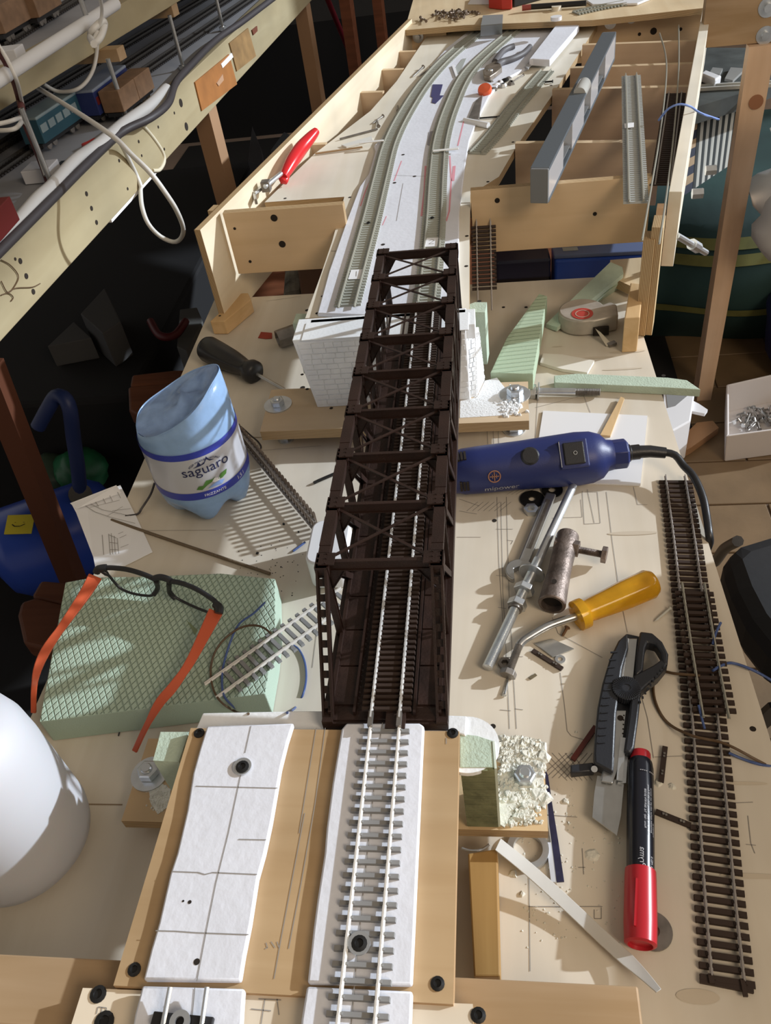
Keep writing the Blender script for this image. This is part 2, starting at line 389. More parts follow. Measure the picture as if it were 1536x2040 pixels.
# ---------------------------------------------------------------- work table
tb = thing('work_table', 'long plywood work table top covered with tools, pencil marks and the bridge', 'table', (-.1, .5, FZ))
TT = [(-.385, .035), (.186, .035), (.177, .325), (.168, .669), (.160, 1.004), (-.345, 1.019), (-.398, 1.02)]
MB().prism(TT, -.018, 0).done('table_top', TABLE, tb)
for x, y in ((-.33, .12), (.12, .12), (-.34, .93), (.10, .93)):
    MB().box((x, y, (FZ-.018)/2), (.045, .045, -FZ-.018)).done('leg', PINEZ, tb)
MB().box((-.11, .12, -.043), (.42, .022, .05)).box((-.11, .93, -.043), (.42, .022, .05)).done('apron', PINE, tb)
for p in ((982, 1447), (1500, 1452), (1322, 748), (1048, 612), (1279, 668), (985, 1037), (1003, 612), (1266, 548)): hole(tb, p, 0, .0022)
for p in ((612, 618), (614, 740), (603, 772), (597, 640)): hole(tb, p, 0, .003)
pencil(tb, 0, [[(998, 1000), (1002, 1180), (1010, 1330), (1015, 1452)], [(1009, 990), (1014, 1180), (1022, 1330), (1029, 1452)], [(990, 990), (994, 1120), (1003, 1260)],
  [(988, 1054), (1022, 1054)], [(1010, 1076), (1022, 1077), (1018, 1084)], [(988, 1146), (1008, 1148)], [(992, 1210), (1008, 1212)], [(1000, 1310), (1042, 1308)], [(996, 1414), (1018, 1416)], [(1026, 1412), (1042, 1414)],
  [(910, 1070), (958, 1070)], [(1166, 980), (1190, 980), (1196, 1042), (1164, 1044), (1160, 978)], [(1170, 975), (1184, 1042)], [(1100, 1032), (1160, 1030), (1157, 995)], [(1208, 980), (1220, 1080), (1234, 1180), (1250, 1260)], [(1262, 970), (1270, 1005), (1290, 1005)], [(1322, 965), (1372, 958)], [(1330, 985), (1372, 985)],
  [(1100, 1230), (1112, 1262), (1200, 1310)], [(1116, 1340), (1124, 1400), (1130, 1456), (1138, 1466), (1170, 1476)], [(1276, 1380), (1290, 1430), (1302, 1510)], [(1304, 1508), (1360, 1506)], [(1054, 1740), (1056, 1935)], [(1052, 1806), (1200, 1806)], [(1184, 1812), (1184, 1830), (1198, 1830), (1198, 1808)], [(1076, 1622), (1150, 1628)], [(1160, 1690), (1163, 1742)], [(1152, 1728), (1166, 1728)],
  [(1490, 1625), (1496, 1680), (1504, 1700)], [(1486, 1682), (1506, 1684)], [(1450, 1600), (1500, 1598)], [(1162, 760), (1255, 764)], [(1162, 774), (1256, 776)], [(1066, 812), (1200, 778), (1186, 776)], [(1072, 772), (1066, 880)], [(1162, 786), (1176, 822)], [(1186, 760), (1176, 776)], [(1202, 762), (1190, 778)], [(1220, 763), (1208, 778)], [(1240, 764), (1228, 778)],
  [(970, 850), (972, 885)], [(982, 850), (984, 885)], [(992, 850), (994, 885)], [(455, 726), (460, 742)], [(420, 905), (640, 888)], [(240, 1055), (300, 1057), (430, 1056)], [(530, 600), (600, 590)], [(640, 1150), (632, 1250), (622, 1330)], [(915, 994), (955, 1008)], [(915, 1018), (950, 1024)], [(1382, 1120), (1390, 1146), (1408, 1160)]])
h = [[(1010+i*9, 985), (1052+i*9, 960)] for i in range(5)]+[[(930+i*11, 1018), (952+i*11, 1000)] for i in range(7)]+[[(1074+i*13, 1500), (1130+i*10, 1555)] for i in range(6)]+[[(1074+i*13, 1550), (1130+i*10, 1500)] for i in range(6)]
pencil(tb, 0, h, .0004)
pencil(tb, 0, [[(168, 1602), (244, 1603)], [(395, 738), (500, 740)], [(440, 870), (560, 872)], [(140, 1198), (300, 1205)]], .0010, name='ply_seam', m=mat('seam', (.30, .22, .14), .9))
STAIN = mat('stain', (.56, .49, .39), .7)
for x, y, rx, ry in ((1250, 700, .020, .003), (1190, 712, .018, .002), (1260, 1062, .022, .0025), (1240, 735, .022, .0016), (1110, 690, .006, .001), (1500, 1745, .02, .0016), (1390, 1985, .012, .004), (1480, 1560, .016, .0012), (660, 655, .004, .002), (1130, 640, .02, .0013)):
    MB().disc(P(x, y, .0004), ry, 18, rx/ry).done('stain_mark', STAIN, tb)
# ---------------------------------------------------------------- near deck board, foam and supports
nb = thing('plywood_deck_board', 'orange plywood board under the two white foam strips at the near end of the bridge', 'board', (-.117, .196, .095))
NP = [(-.2015, .269), (-.0327, .268), (-.0327, .122), (-.203, .122)]
MB().prism(NP, .0955, .105).done('board', PLYO, nb)
for p in ((397, 1461), (902, 1461), (268, 1932), (872, 1960)): screw(nb, p, .105, .0034)
pencil(nb, .105, [[(630, 1450), (612, 1560), (596, 1660)], [(648, 1450), (628, 1600), (600, 1760), (575, 1890)], [(607, 1620), (560, 1870), (546, 1950)], [(530, 1878), (533, 1888), (528, 1890)], [(540, 1876), (548, 1888)], [(552, 1876), (556, 1888)], [(889, 1470), (889, 1482)]])
def foam(name, label, px, z0=.105, z1=.1095, m=None, marks=(), group=None, bev=.0012, cat='foam strip'):
    t = thing(name, label, cat, P(*px[0], z0), group)
    pxprism(px, z0, z1).done('slab', m or FOAMW, t, bevel=bev, smooth=True)
    if marks: pencil(t, z1, marks, .0005)
    return t
fs1 = foam('foam_strip', 'white foam strip with pencil centre line and screw, left of the near track', [(412, 1446), (585, 1440), (573, 1478), (560, 1530), (548, 1600), (541, 1640), (528, 1700), (514, 1750), (500, 1840), (487, 1905), (479, 1954), (285, 1952), (300, 1892), (316, 1838), (338, 1742), (352, 1700), (372, 1615), (384, 1540), (398, 1490)],
   marks=[[(500, 1446), (488, 1500)], [(480, 1542), (455, 1660), (430, 1760), (412, 1850), (392, 1955)], [(390, 1566), (553, 1570)], [(344, 1736), (395, 1738), (408, 1742), (424, 1738)], [(424, 1738), (512, 1742)], [(475, 1672), (530, 1673)], [(310, 1854), (350, 1855), (390, 1858)], [(390, 1858), (495, 1862)]])
screw(fs1, (483, 1528), .1110, .0040); MB().lathe([(.0020, 0), (.0056, 0), (.0056, .001), (.0020, .001)], P(483, 1528, .1100), n=24, cap=False).done('washer', ZINC, fs1, smooth=True)
for p, r in ((365, 1795), .0006), ((378, 1797), .0010), ((392, 1916), .0016): hole(fs1, p, .1095, r, 'dent')
fs2 = foam('foam_strip', 'white foam strip carrying the grey sleeper track on the near board', [(690, 1440), (836, 1440), (845, 1446), (841, 1530), (836, 1640), (831, 1750), (826, 1860), (821, 1962), (612, 1958), (624, 1850), (632, 1790), (646, 1700), (650, 1650), (662, 1560), (672, 1500), (680, 1452)], marks=[[(762, 1440), (752, 1500)], [(752, 1500), (722, 1790), (706, 1958)]])
foam('foam_strip', 'white foam piece at the lower left edge of the photo under the track end', [(283, 1963), (487, 1969), (484, 2010), (479, 2100), (255, 2100), (268, 2020)], marks=[[(388, 1968), (376, 2100)]])
foam('foam_strip', 'white foam piece at the bottom edge of the photo under the track', [(611, 1964), (822, 1974), (821, 2000), (816, 2110), (594, 2110), (600, 2030)], marks=[[(706, 1964), (694, 2110)]])
# cream board of next module
cb = thing('plywood_end_board', 'cream plywood end board with big screw heads at the bottom of the photo', 'board', (-.117, .07, .095))
MB().prism([P(165, 1968, .102).xy, P(942, 2000, .102).xy, (P(942, 2000, .102).x, .03), (P(165, 1968, .102).x, .03)], .0925, .102).done('board', wood('ply_cream', (.78, .69, .56), (.72, .62, .48), 'x', BAND, grain=.5), cb)
for p, r in (((196, 1981), .0042), ((208, 2036), .0050), ((953, 2023), .0036)): screw(cb, p, .102, r)
pencil(cb, .102, [[(195, 2006), (192, 2020)], [(196, 2006), (212, 2008), (211, 2020)], [(203, 2007), (202, 2016)], [(528, 1990), (520, 2040)], [(552, 1990), (556, 2022)], [(500, 2010), (540, 2014)], [(515, 1990), (560, 1992)]])
xr = P(1270, 1962, .09).x; y0 = P(1200, 1962, .09).y
MB().prism([(-.30, y0), (xr, y0), (xr, y0-.033), (-.30, y0-.033)], .0, .0905).done('pine_beam', PINE, bevel=.001); bpy.data.objects['pine_beam'].location.z += .0005
tag(bpy.data.objects['pine_beam'], 'pine beam crossing under the near board, its end reaching right of the deck', 'beam')
o = MB().prism([(-.30, y0-.036), (-.12, y0-.036), (-.12, y0-.060), (-.30, y0-.060)], .0, .0905).done('pine_beam', PINE, bevel=.001); o.location.z += .0005
tag(o, 'second pine beam at the lower left corner of the photo', 'beam')
o = pxprism([(932, 1700), (991, 1690), (997, 1945), (944, 1945)], .0005, .022).done('pine_plank', wood('pine_dark', (.46, .28, .10), (.34, .19, .06), 'y', grain=.7), bevel=.001)
tag(o, 'rough brown plank lying in the gap beside the near deck board', 'plank')
# cross board near + blocks
cbn = thing('cross_board', 'plywood foot board crossing under the near abutment, dusted with plaster', 'board', (-.12, .28, .0))
xl = P(240, 1640, .026).x; xq = P(1092, 1656, .026).x; yf = P(1090, 1656, .026).y; yb = P(1082, 1478, .026).y
MB().prism([(xl, yf), (xq, yf), (xq, yb), (xl, yb)], .0165, .026).done('board', wood('ply_foot', (.62, .45, .26), (.55, .38, .21), 'x', BAND, grain=.5), cbn)
MB().prism([(xl+.03, yf+.012), (xq-.06, yf+.012), (xq-.06, yb-.012), (xl+.03, yb-.012)], .0005, .0165).done('batten', PINE, cbn)
for nm, lab, px in (('foam_block', 'pale green foam block standing right of the near deck board', [(917, 1528), (985, 1528), (984, 1477), (950, 1466), (917, 1462)]), ('foam_block', 'pale green foam block showing left of the near deck board', [(305, 1515), (356, 1518), (376, 1458), (320, 1458)])):
    t = thing(nm, lab, 'foam block', P(*px[0], .094), None)
    b = pxprism(px, .0265, .099); b.done('core', [FOAMGS], t)
t = bpy.data.objects['foam_block']
fc = P(950, 1528, .099); x0, x1 = P(917, 1528, .099).x, P(985, 1528, .099).x
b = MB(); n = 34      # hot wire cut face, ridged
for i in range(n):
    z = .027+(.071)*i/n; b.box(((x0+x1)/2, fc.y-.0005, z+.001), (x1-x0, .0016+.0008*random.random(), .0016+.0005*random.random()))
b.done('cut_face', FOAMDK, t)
MB().prism([P(985, 1475, .1).xy, P(990, 1530, .1).xy, P(985, 1530, .1).xy, P(981, 1475, .1).xy], .0265, .0995).done('side_skin', mat('foam_pale', (.62, .69, .60), .8), t)
ab = thing('plaster_abutment', 'white plaster abutment top under the near end of the bridge', 'abutment', (-.117, .28, .03))
MB().prism([P(404, 1420, .1).xy, P(600, 1416, .1).xy, P(660, 1416, .1).xy, P(930, 1426, .1).xy, P(928, 1466, .1).xy, (-.0325, .2695), (-.203, .2695), P(392, 1448, .1).xy], .0885, .1).done('cap', PLASTER, ab, bevel=.0008)
MB().prism([(-.185, .271), (-.05, .271), (-.05, .29), (-.185, .29)], .0265, .0885).done('wall', PLASTER, ab)
b = MB(); cc = P(928, 1470, .0985); b.lathe([(.0, 0), (.019, 0), (.019, .0035), (.0, .0035)], (cc.x+.001, cc.y-.004, .0948), n=36); b.done('round_corner', PLASTER, ab, smooth=True)
def fastener(name, label, px, z, rw, rb, hb, hn=.0, group=None, tilt=None):
    c = P(*px, z); t = thing(name, label, 'bolt', c, group)
    MB().lathe([(rb*.9, 0), (rw, 0), (rw, .0014), (rb*.9, .0014)], c, n=32, cap=False).done('washer', ZINC, t, smooth=True)
    b = MB(); b.lathe([(rb*1.75, 0), (rb*1.9, .001), (rb*1.9, hn or rb*1.5), (rb*1.6, (hn or rb*1.5)+.0006), (rb*.9, (hn or rb*1.5)+.0006)], c+Vector((0, 0, .0014)), n=6, cap=False); b.done('nut', ZINC, t)
    prof = [(rb, 0)]; k = 0
    while k*.0011 < hb: prof += [(rb, k*.0011), (rb*.86, k*.0011+.00055)]; k += 1
    prof += [(rb*.8, hb)]; MB().lathe(prof, c+Vector((0, 0, -.002)), n=14).done('stud', ZINC, t, smooth=True)
    return t
fastener('washer_bolt', 'zinc bolt with big washer on the left end of the near foot board', (299, 1543), .026, .0135, .0040, .012)
fastener('washer_bolt', 'zinc bolt half buried in plaster dust right of the near abutment', (1046, 1552), .026, .0120, .0038, .012)
fastener('washer_bolt', 'zinc bolt with washer on the left end of the far foot board', (554, 807), .028, .0155, .0040, .012)
fastener('washer_bolt', 'zinc bolt with tilted washer beside plaster crumbs on the far foot board', (1026, 787), .028, .0160, .0045, .013)
fastener('washer_bolt', 'foot of the bolt with washer on the table under the far foot board, right', (1024, 856), .0, .0120, .0045, .014)
fastener('washer_bolt', 'foot of the bolt under the far foot board, left', (570, 875), .0, .0090, .0038, .014)
# plaster dust
DUST = mat('plaster_dust', (.66, .65, .58), .95, var=.12, vs=200, bump=.8, bs=500)
def lump(b, c, r, h):
    k = 7; rr = [r*(.6+.6*random.random()) for _ in range(k)]
    v = [b.bm.verts.new((c[0]+rr[i]*math.cos(6.283*i/k), c[1]+rr[i]*math.sin(6.283*i/k), c[2])) for i in range(k)]
    u = [b.bm.verts.new((c[0]+.6*rr[i]*math.cos(6.283*i/k), c[1]+.6*rr[i]*math.sin(6.283*i/k), c[2]+h*(.7+.6*random.random()))) for i in range(k)]
    b.face(u)
    for i in range(k): b.face([v[i], v[(i+1) % k], u[(i+1) % k], u[i]])
b = MB()
for i in range(1500):
    x = random.gauss(0, 1)*16+(1022+random.random()*45-10); y = random.uniform(1470, 1645)
    if x > 1090 or x < 992 or (y > 1600 and random.random() < .6): continue
    s = abs(random.gauss(0, 1)); lump(b, P(x, y, .026), .0006+.0010*s, .0004+.0009*s)
for x, y, r in ((1080, 1490, .005), (1083, 1508, .006), (1070, 1582, .007), (1082, 1592, .006), (1050, 1622, .006), (1030, 1628, .004), (1078, 1545, .003)): lump(b, P(x, y, .026), r, .0025)
b.prism([P(x, y, .0275).xy for x, y in ((1005, 1470), (1035, 1466), (1075, 1500), (1084, 1560), (1070, 1610), (1030, 1600), (1005, 1648), (993, 1640), (996, 1560), (1008, 1520))], .026, .0275)
tag(b.done('plaster_rubble', DUST), 'heap of white plaster crumbs on the near foot board', 'plaster crumbs', kind='stuff')
b = MB()
for i in range(170): s = random.random(); lump(b, P(1040+random.random()*200, 1560+random.random()*330, 0), .0003+.0006*s, .0004)
tag(b.done('plaster_specks', DUST), 'tiny white plaster specks scattered on the table near the marker', 'plaster crumbs', kind='stuff')
for x, y, r, l in ((1178, 1703, .0050, 'oval white plaster flake between the utility knife and the zip tie'), (1127, 1597, .0026, 'small plaster lump left of the utility knife blade'), (1022, 1740, .0034, 'plaster lump beside the zip tie near the loose washer'), (1312, 1560, .0032, 'plaster flake below the black rail joiner strip'), (1340, 1566, .0028, 'small plaster flake next to the loose brown track'), (1041, 1781, .0022, 'plaster crumb on the table left of the zip tie'), (1134, 1640, .0015, 'tiny plaster crumb above the zip tie'), (1148, 1460, .0014, 'tiny plaster crumb by the brown stick')):
    b = MB(); lump(b, P(x, y, 0), r, .0012); tag(b.done('plaster_flake', DUST), l, 'plaster flake', 'loose plaster flakes')
b = MB(); b.prism([P(250, 0, .026).xy]*0 or [P(x, y, .0265).xy for x, y in ((296, 1570), (322, 1560), (340, 1572), (336, 1606), (314, 1622), (300, 1600))], .026, .0264)
for i in range(160): s = random.random(); lump(b, P(316+random.gauss(0, 10), 1590+random.gauss(0, 14), .026), .0006+.0008*s, .0006)
tag(b.done('plaster_rubble', DUST), 'small patch of plaster dust below the left washer on the near foot board', 'plaster crumbs', kind='stuff')
# ---------------------------------------------------------------- far abutment
fb = thing('cross_board', 'plywood foot board crossing under the far abutment', 'board', (-.12, .72, .0))
A = [P(518, 860, .028).xy, P(1054, 838, .028).xy, P(1052, 760, .028).xy, P(560, 775, .028).xy, P(540, 777, .028).xy]
MB().prism(A, .0165, .028).done('board', wood('ply_foot2', (.62, .49, .34), (.54, .41, .27), 'x', BAND, grain=.5), fb)
MB().box((-.10, A[0][1]+.05, .0085), (.16, .03, .016)).done('batten', PINE, fb)
for p in ((602, 746), (612, 775), (660, 813)): hole(fb, p, .028, .002)
pa = thing('plaster_abutment', 'white moulded plaster abutment with fine blockwork under the far end of the bridge', 'abutment', (-.12, .76, .028))
yw = P(690, 808, .0285).y; YW = yw
zt = ZY(-.20, yw+.012, 668)
# tapered wall, slightly proud base
def wallx(z, s):      # half taper
    k = (z-.028)/(zt-.028); return (-.199-.012*k) if s < 0 else (-.028)
b = MB(); zl = .028
b.hexa([(-.199, yw, zl), (-.035, yw, zl), (-.035, yw+.045, zl), (-.199, yw+.045, zl), (-.211, yw+.004, zt), (-.035, yw+.004, zt), (-.035, yw+.045, zt), (-.211, yw+.045, zt)])
b.done('wall', PLASTER, pa, bevel=.0008)
b = MB(); rows = 12; random.seed(3)
for i in range(rows):
    z = zl+.004+(zt-zl-.008)*i/rows; hgt = (zt-zl-.008)/rows*.86; k = (z-zl)/(zt-zl); xx = -.197-.0105*k; x = xx
    while x < -.045:
        wd = .009+random.random()*.006; x2 = min(x+wd, -.036); yy = yw+.004*k
        if x2-x > .003: b.box(((x+x2)/2, yy-.0001, z+hgt/2), (x2-x-.0007, .0010+.0003*random.random(), hgt))
        x += wd
b.done('blockwork', PLASTER, pa)['kind'] = 'stuff'
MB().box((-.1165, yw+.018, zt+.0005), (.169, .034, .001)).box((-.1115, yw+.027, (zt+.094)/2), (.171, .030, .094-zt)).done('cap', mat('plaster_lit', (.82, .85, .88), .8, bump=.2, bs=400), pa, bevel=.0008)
# right wing wall with blockwork (battered, turned)
pw = thing('plaster_wing_wall', 'battered white plaster wing wall with blockwork right of the far abutment', 'wing wall', P(950, 790, .028))
q = [P(917, 797, .028), P(949, 792, .028), P(966, 756, .028)]
b = MB(); L0, L1, L2 = P(918, 795, .028), P(950, 790, .028), P(966, 757, .028)
T = lambda px, py, g: Vector((g.x, g.y, 0))
zw = .088
U0, U1, U2 = P(917, 672, zw), P(946, 655, zw), P(954, 655, zw)
b.hexa([L0, L1, L2, L0+Vector((0, .03, 0)), U0, U1, U2+Vector((0, .004, 0)), U0+Vector((0, .02, 0))]); b.done('wall', PLASTER, pw, bevel=.0006)
b = MB(); random.seed(5)
for f in ((L0, L1, U0, U1), (L1, L2, U1, U2)):
    nrm = (f[1]-f[0]).cross(f[2]-f[0]).normalized()
    for i in range(13):
        t0, t1 = .05+.9*i/13, .05+.9*(i+.84)/13; u = 0
        while u < 1:
            du = .22+.15*random.random(); u2 = min(1, u+du)
            pt = lambda uu, tt: (f[0].lerp(f[1], uu)).lerp(f[2].lerp(f[3], uu), tt)
            if u2-u > .08: b.plate([pt(u+.02, t0), pt(u2-.02, t0), pt(u2-.02, t1), pt(u+.02, t1)], nrm, .0006)
            u = u2
b.done('blockwork', PLASTER, pw)['kind'] = 'stuff'
b = MB(); random.seed(11)
b.prism([P(x, y, .0286).xy for x, y in ((917, 797), (950, 792), (966, 758), (990, 752), (1012, 780), (1030, 800), (1020, 826), (916, 832))], .028, .0284)
for i in range(500):
    x, y = 960+random.gauss(0, 30), 795+random.gauss(0, 16)
    if x < 918 or x > 1046 or y > 832 or y < 752: continue
    s = random.random(); lump(b, P(x, y, .028), .0005+.0008*s, .0005)
for i in range(90):
    s = random.random(); lump(b, P(1018+random.gauss(0, 12), 812+random.gauss(0, 8), .028), .001+.0022*s, .0012+.001*s)
tag(b.done('plaster_rubble', mat('plaster_dust_w', (.78, .80, .82), .95, bump=.6, bs=400)), 'white plaster dust and crumbs at the foot of the far wing wall', 'plaster crumbs', kind='stuff')
# far green foam blocks
def prism_t(name, label, mats, px, z0, z1, cat='foam block', **k):
    t = thing(name, label, cat, P(*px[0], z1)); t.location.z = z0
    pxprism(px, z0, z1).done('body', mats, t, **k); return t
gz = .093
prism_t('foam_block', 'mint green foam block left of the far abutment', FOAMGS, [(583, 645), (633, 646), (660, 625), (590, 625)], .0285, gz)
prism_t('foam_block', 'mint green foam block with ragged edge right of the far abutment', FOAMGS, [(930, 622), (966, 622), (970, 602), (946, 602), (930, 608)], .0285, gz)
# ---------------------------------------------------------------- far deck board and frame
FP = [(608, 634), (640, 545), (662, 480), (686, 392), (527, 403), (627, 306), (738, 221), (790, 162), (864, 51), (905, 20), (925, -20), (1150, -20), (1190, 50), (1100, 190), (1030, 290), (994, 352), (937, 388), (935, 500), (935, 618)]
fd = thing('plywood_deck_board', 'long pale plywood board carrying the two curved tracks beyond the bridge', 'board', (-.1, 1.2, .095))
pxprism(FP, .0945, .105).done('board', wood('ply_pale', (.80, .76, .67), (.74, .69, .58), 'y', BAND, grain=.5), fd)
for p in ((632, 624), (930, 470), (929, 530), (972, 362), (960, 378), (1022, 283), (643, 590), (697, 393), (568, 395), (1098, 170), (955, 600)): hole(fd, p, .105, .0022)
pencil(fd, .105, [[(627, 308), (724, 294)], [(640, 590), (668, 590)], [(660, 500), (680, 500)]], .0008)
FY0 = P(443, 424, .135).y
TR = .135
def side(name, label, a, b_, z1, z0, th, m, inward):
    A, B = P(*a, z1), P(*b_, z1); d = (B-A).normalized(); n = Vector((-d.y, d.x, 0))*inward
    ang = math.atan2(d.y, d.x)-math.pi/2; t = thing(name, label, 'board', (A.x, A.y, z0)); t.rotation_euler[2] = ang
    L = (B-A).length; s = inward*-1
    MB().prism([(0, 0), (s*th, 0), (s*th, L), (0, L)], 0, z1-z0).done('panel', m, t, local=True, bevel=.0006)
    return t, A, d, ang
sl, A, d, angl = side('side_board', 'pale plywood side board along the left of the far frame', (386, 458), (812, 38), TR, .0, .009, PLYX, -1)
sr, A2, d2, angr = side('side_board', 'pale plywood side board along the right of the far frame', (1359, 382), (1418, 10), TR, .045, .014, wood('ply_pale_edge', (.84, .79, .68), (.78, .71, .58), 'y', grain=.5), 1)
def upright(name, label, a, base, z1, w, dp, ang, m=PLYX):
    c = P(*base, 0); t = thing(name, label, 'post', (c.x, c.y, 0)); t.rotation_euler[2] = ang
    MB().box((0, 0, z1/2+.0005), (w, dp, z1)).done('post', m, t, local=True, bevel=.0005); return t
# front boards
def fboard(name, label, a, b_, z1, z0, th, holes=()):
    A, B = P(*a, z1), P(*b_, z1); d = (B-A).normalized(); ang = math.atan2(d.y, d.x); t = thing(name, label, 'board', (A.x, A.y, z0)); t.rotation_euler[2] = ang
    L = (B-A).length; MB().prism([(0, 0), (L, 0), (L, th), (0, th)], 0, z1-z0).done('panel', PLYY, t, local=True, bevel=.0005)
    for fx, fz, r in holes:
        b = MB(); b.cyl((fx*L, -.0004, fz*(z1-z0)), (fx*L, .001, fz*(z1-z0)), r, 14); b.done('screw_hole', HOLE, t, local=True)
    return t
fboard('front_board', 'brown plywood front board of the far frame, left of the tracks, with two drilled holes', (443, 425), (683, 407), TR, .052, .010, ((.42, .87, .0045), (.44, .45, .0045), (.07, .75, .0018), (.13, .2, .002)))
fboard('front_board', 'brown plywood front board of the far frame, right of the tracks, with a knot', (937, 380), (1300, 351), TR-.008, .045, .010, ((.15, .82, .0032), (.70, .5, .0025)))
pl = P(447, 500, .08)
def pad(base, z1, w, dp, ang, lab):
    return upright('upright_batten', lab, None, base, z1, w, dp, ang, wood('batten_'+str(base[0]), (.72, .56, .34), (.62, .45, .25), 'z', BAND, 'x', grain=.5))
pad((476, 600), TR-.002, .009, .018, angl, 'thin upright plywood batten inside the left corner of the far frame')
pad((490, 594), TR-.002, .006, .020, angl, 'second upright plywood batten against the brown front board, left corner')
pad((1276, 660), .118, .012, .022, angr, 'upright plywood batten behind the wooden block at the right corner of the far frame')
pad((1290, 655), TR-.004, .012, .030, angr, 'tall upright plywood batten outside the right corner of the far frame')
def wblock(lab, px, z1, holes=()):
    t = thing('wooden_block', lab, 'block', P(*px[0], 0)); pxprism(px, .0005, z1).done('block', wood('blk%d' % px[0][0], (.66, .46, .25), (.56, .37, .18), 'y', grain=.8), t, bevel=.0012)
    for p, r in holes: hole(t, p, z1, r)
    return t
wblock('small pine block under the left side board of the far frame', [(418, 640), (447, 640), (500, 596), (494, 583), (480, 584)], .020, (((438, 629), .0018), ((474, 587), .0018)))
wblock('tall pine block at the right corner of the far frame', [(1244, 634), (1275, 632), (1282, 566), (1256, 563)], .045)
# ribs
random.seed(21)
ribs_l = [((572, 290), (648, 287), 0), ((668, 186), (762, 183), 0), ((714, 141), (802, 138), 0), ((750, 105), (828, 102), 0)]
for (a, b_, e), wh in zip(ribs_l, ('nearest rib', 'second rib', 'third rib', 'farthest rib')):
    A, B = P(*a, .104), P(*b_, .104); d = (B-A).normalized(); ang = math.atan2(d.y, d.x); t = thing('frame_rib', 'pale plywood cross rib left of the tracks, %s from the bridge' % wh, 'rib', (A.x, A.y, .03), 'cross ribs of the far frame'); t.rotation_euler[2] = ang
    L = (B-A).length; MB().prism([(.006, 0), (L, 0), (L, .009), (.006, .009)], 0, .0735).done('panel', RIB, t, local=True)
ribs_r = [((1026, 286), (1318, 283)), ((1100, 179), (1372, 173)), ((1136, 136), (1380, 127)), ((1160, 90), (1386, 82))]
for (a, b_), wh in zip(ribs_r, ('nearest rib', 'second rib', 'third rib', 'farthest rib')):
    A, B = P(*a, .115), P(*b_, .115); d = (B-A).normalized(); ang = math.atan2(d.y, d.x); t = thing('frame_rib', 'pale plywood cross rib right of the tracks, %s from the bridge' % wh, 'rib', (A.x, A.y, .03), 'cross ribs of the far frame'); t.rotation_euler[2] = ang
    L = (B-A).length; MB().prism([(0, 0), (L, 0), (L, .009), (0, .009)], 0, .085).done('panel', RIB, t, local=True)
# far end board of the frame + module beyond
fe = thing('end_board', 'upright plywood end board at the far end of the frame with zinc washers and bolts', 'board', (0, 1.6, .05))
A, B = P(806, 62, .1175), P(1400, 18, .1175)
for f0, f1, za, zb_ in ((0, .15, .04, .1175), (.15, .60, .04, .0935), (.60, 1, .04, .1175)):
    p, q = A.lerp(B, f0), A.lerp(B, f1); MB().plate([(p.x, p.y, za), (q.x, q.y, za), (q.x, q.y, zb_), (p.x, p.y, zb_)], (B-A).cross(Vector((0, 0, 1)))*-1, .012).done('panel', PLYY, fe)
nv = (B-A).cross(Vector((0, 0, 1))).normalized()
def onface(px, py):
    d = P(px, py, 0)-Vector((0, 0, HC)); t = (A-Vector((0, 0, HC))).dot(nv)/d.dot(nv); return Vector((0, 0, HC))+d*t
for p, r in (((833, 73), .011), ((1216, 45), .011), ((1258, 36), .009)):
    c = onface(*p); b = MB(); s = nv if nv.y < 0 else -nv; b.lathe([(.0, 0), (r, 0), (r, .0015), (r*.45, .0015), (r*.45, .007), (.0, .007)], c, s, 20, cap=False); b.done('washer_bolt', ZINC, fe, smooth=True)
for p, r in (((814, 69), .003), ((1302, 62), .006), ((1274, 68), .003), ((838, 97), .003), ((1356, 58), .003)):
    c = onface(*p); s = nv if nv.y < 0 else -nv; MB().cyl(c, c+s*.0006, r, 12).done('screw_hole', HOLE, fe)
c = P(1170, 30, .115)
o = MB().bar(P(1135, 40, .112), P(1203, 40, .112), .012, .016).done('pine_batten', PINE, bevel=.0006); tag(o, 'small pine batten against the far end board, beside the foam sheets', 'batten')
mb = thing('plywood_module_top', 'plywood top of the next layout module at the top edge of the photo', 'board', (0, 1.9, .11))
q = [P(806, 60, .128).xy, P(925, 50, .128).xy, P(1180, 40, .128).xy, P(1400, 16, .128).xy, P(1560, -10, .128).xy, P(1500, -60, .128).xy, P(840, -60, .128).xy]
MB().prism(q, .118, .128).done('board', PLY, mb)
# ---------------------------------------------------------------- far foam and tracks
MIDL = [(632, 624), (655, 540), (690, 440), (716, 372), (735, 345), (748, 300), (745, 290), (760, 275), (786, 230), (815, 185), (850, 140), (890, 95), (960, 40), (1010, -10), (1170, -10), (1118, 42), (1062, 108), (1050, 134), (1000, 160), (975, 190), (950, 240), (935, 280), (925, 340), (915, 420), (914, 500), (910, 612), (790, 612), (760, 628)]
ff = foam('foam_sheet', 'white foam sheet under the two curved tracks beyond the bridge, with red marker smears', MIDL, .105, .1095, marks=[[(803, 365), (795, 410), (790, 440)], [(785, 349), (848, 351)]], cat='foam sheet')
RS = mat('red_smear', (.72, .32, .38), .8)
for l, wd in (([(896, 310), (899, 360), (895, 420), (889, 440)], .002), ([(848, 330), (846, 380), (840, 430)], .003), ([(905, 330), (902, 360)], .004), ([(800, 320), (785, 360)], .0015), ([(770, 430), (762, 448)], .0012), ([(924, 240), (912, 290)], .002), ([(746, 340), (728, 380), (718, 410)], .0018)):
    MB().strip([P(x, y, .11) for x, y in l], wd, .1097).done('red_smear', RS, ff)
for p in ((803, 308), (786, 364), (826, 351), (763, 487)): hole(ff, p, .1095, .0025)
for p in ((734, 444), (861, 434)): screw(ff, p, .1125, .0025, BLACKM)
cx = P(800, 1445, .111)
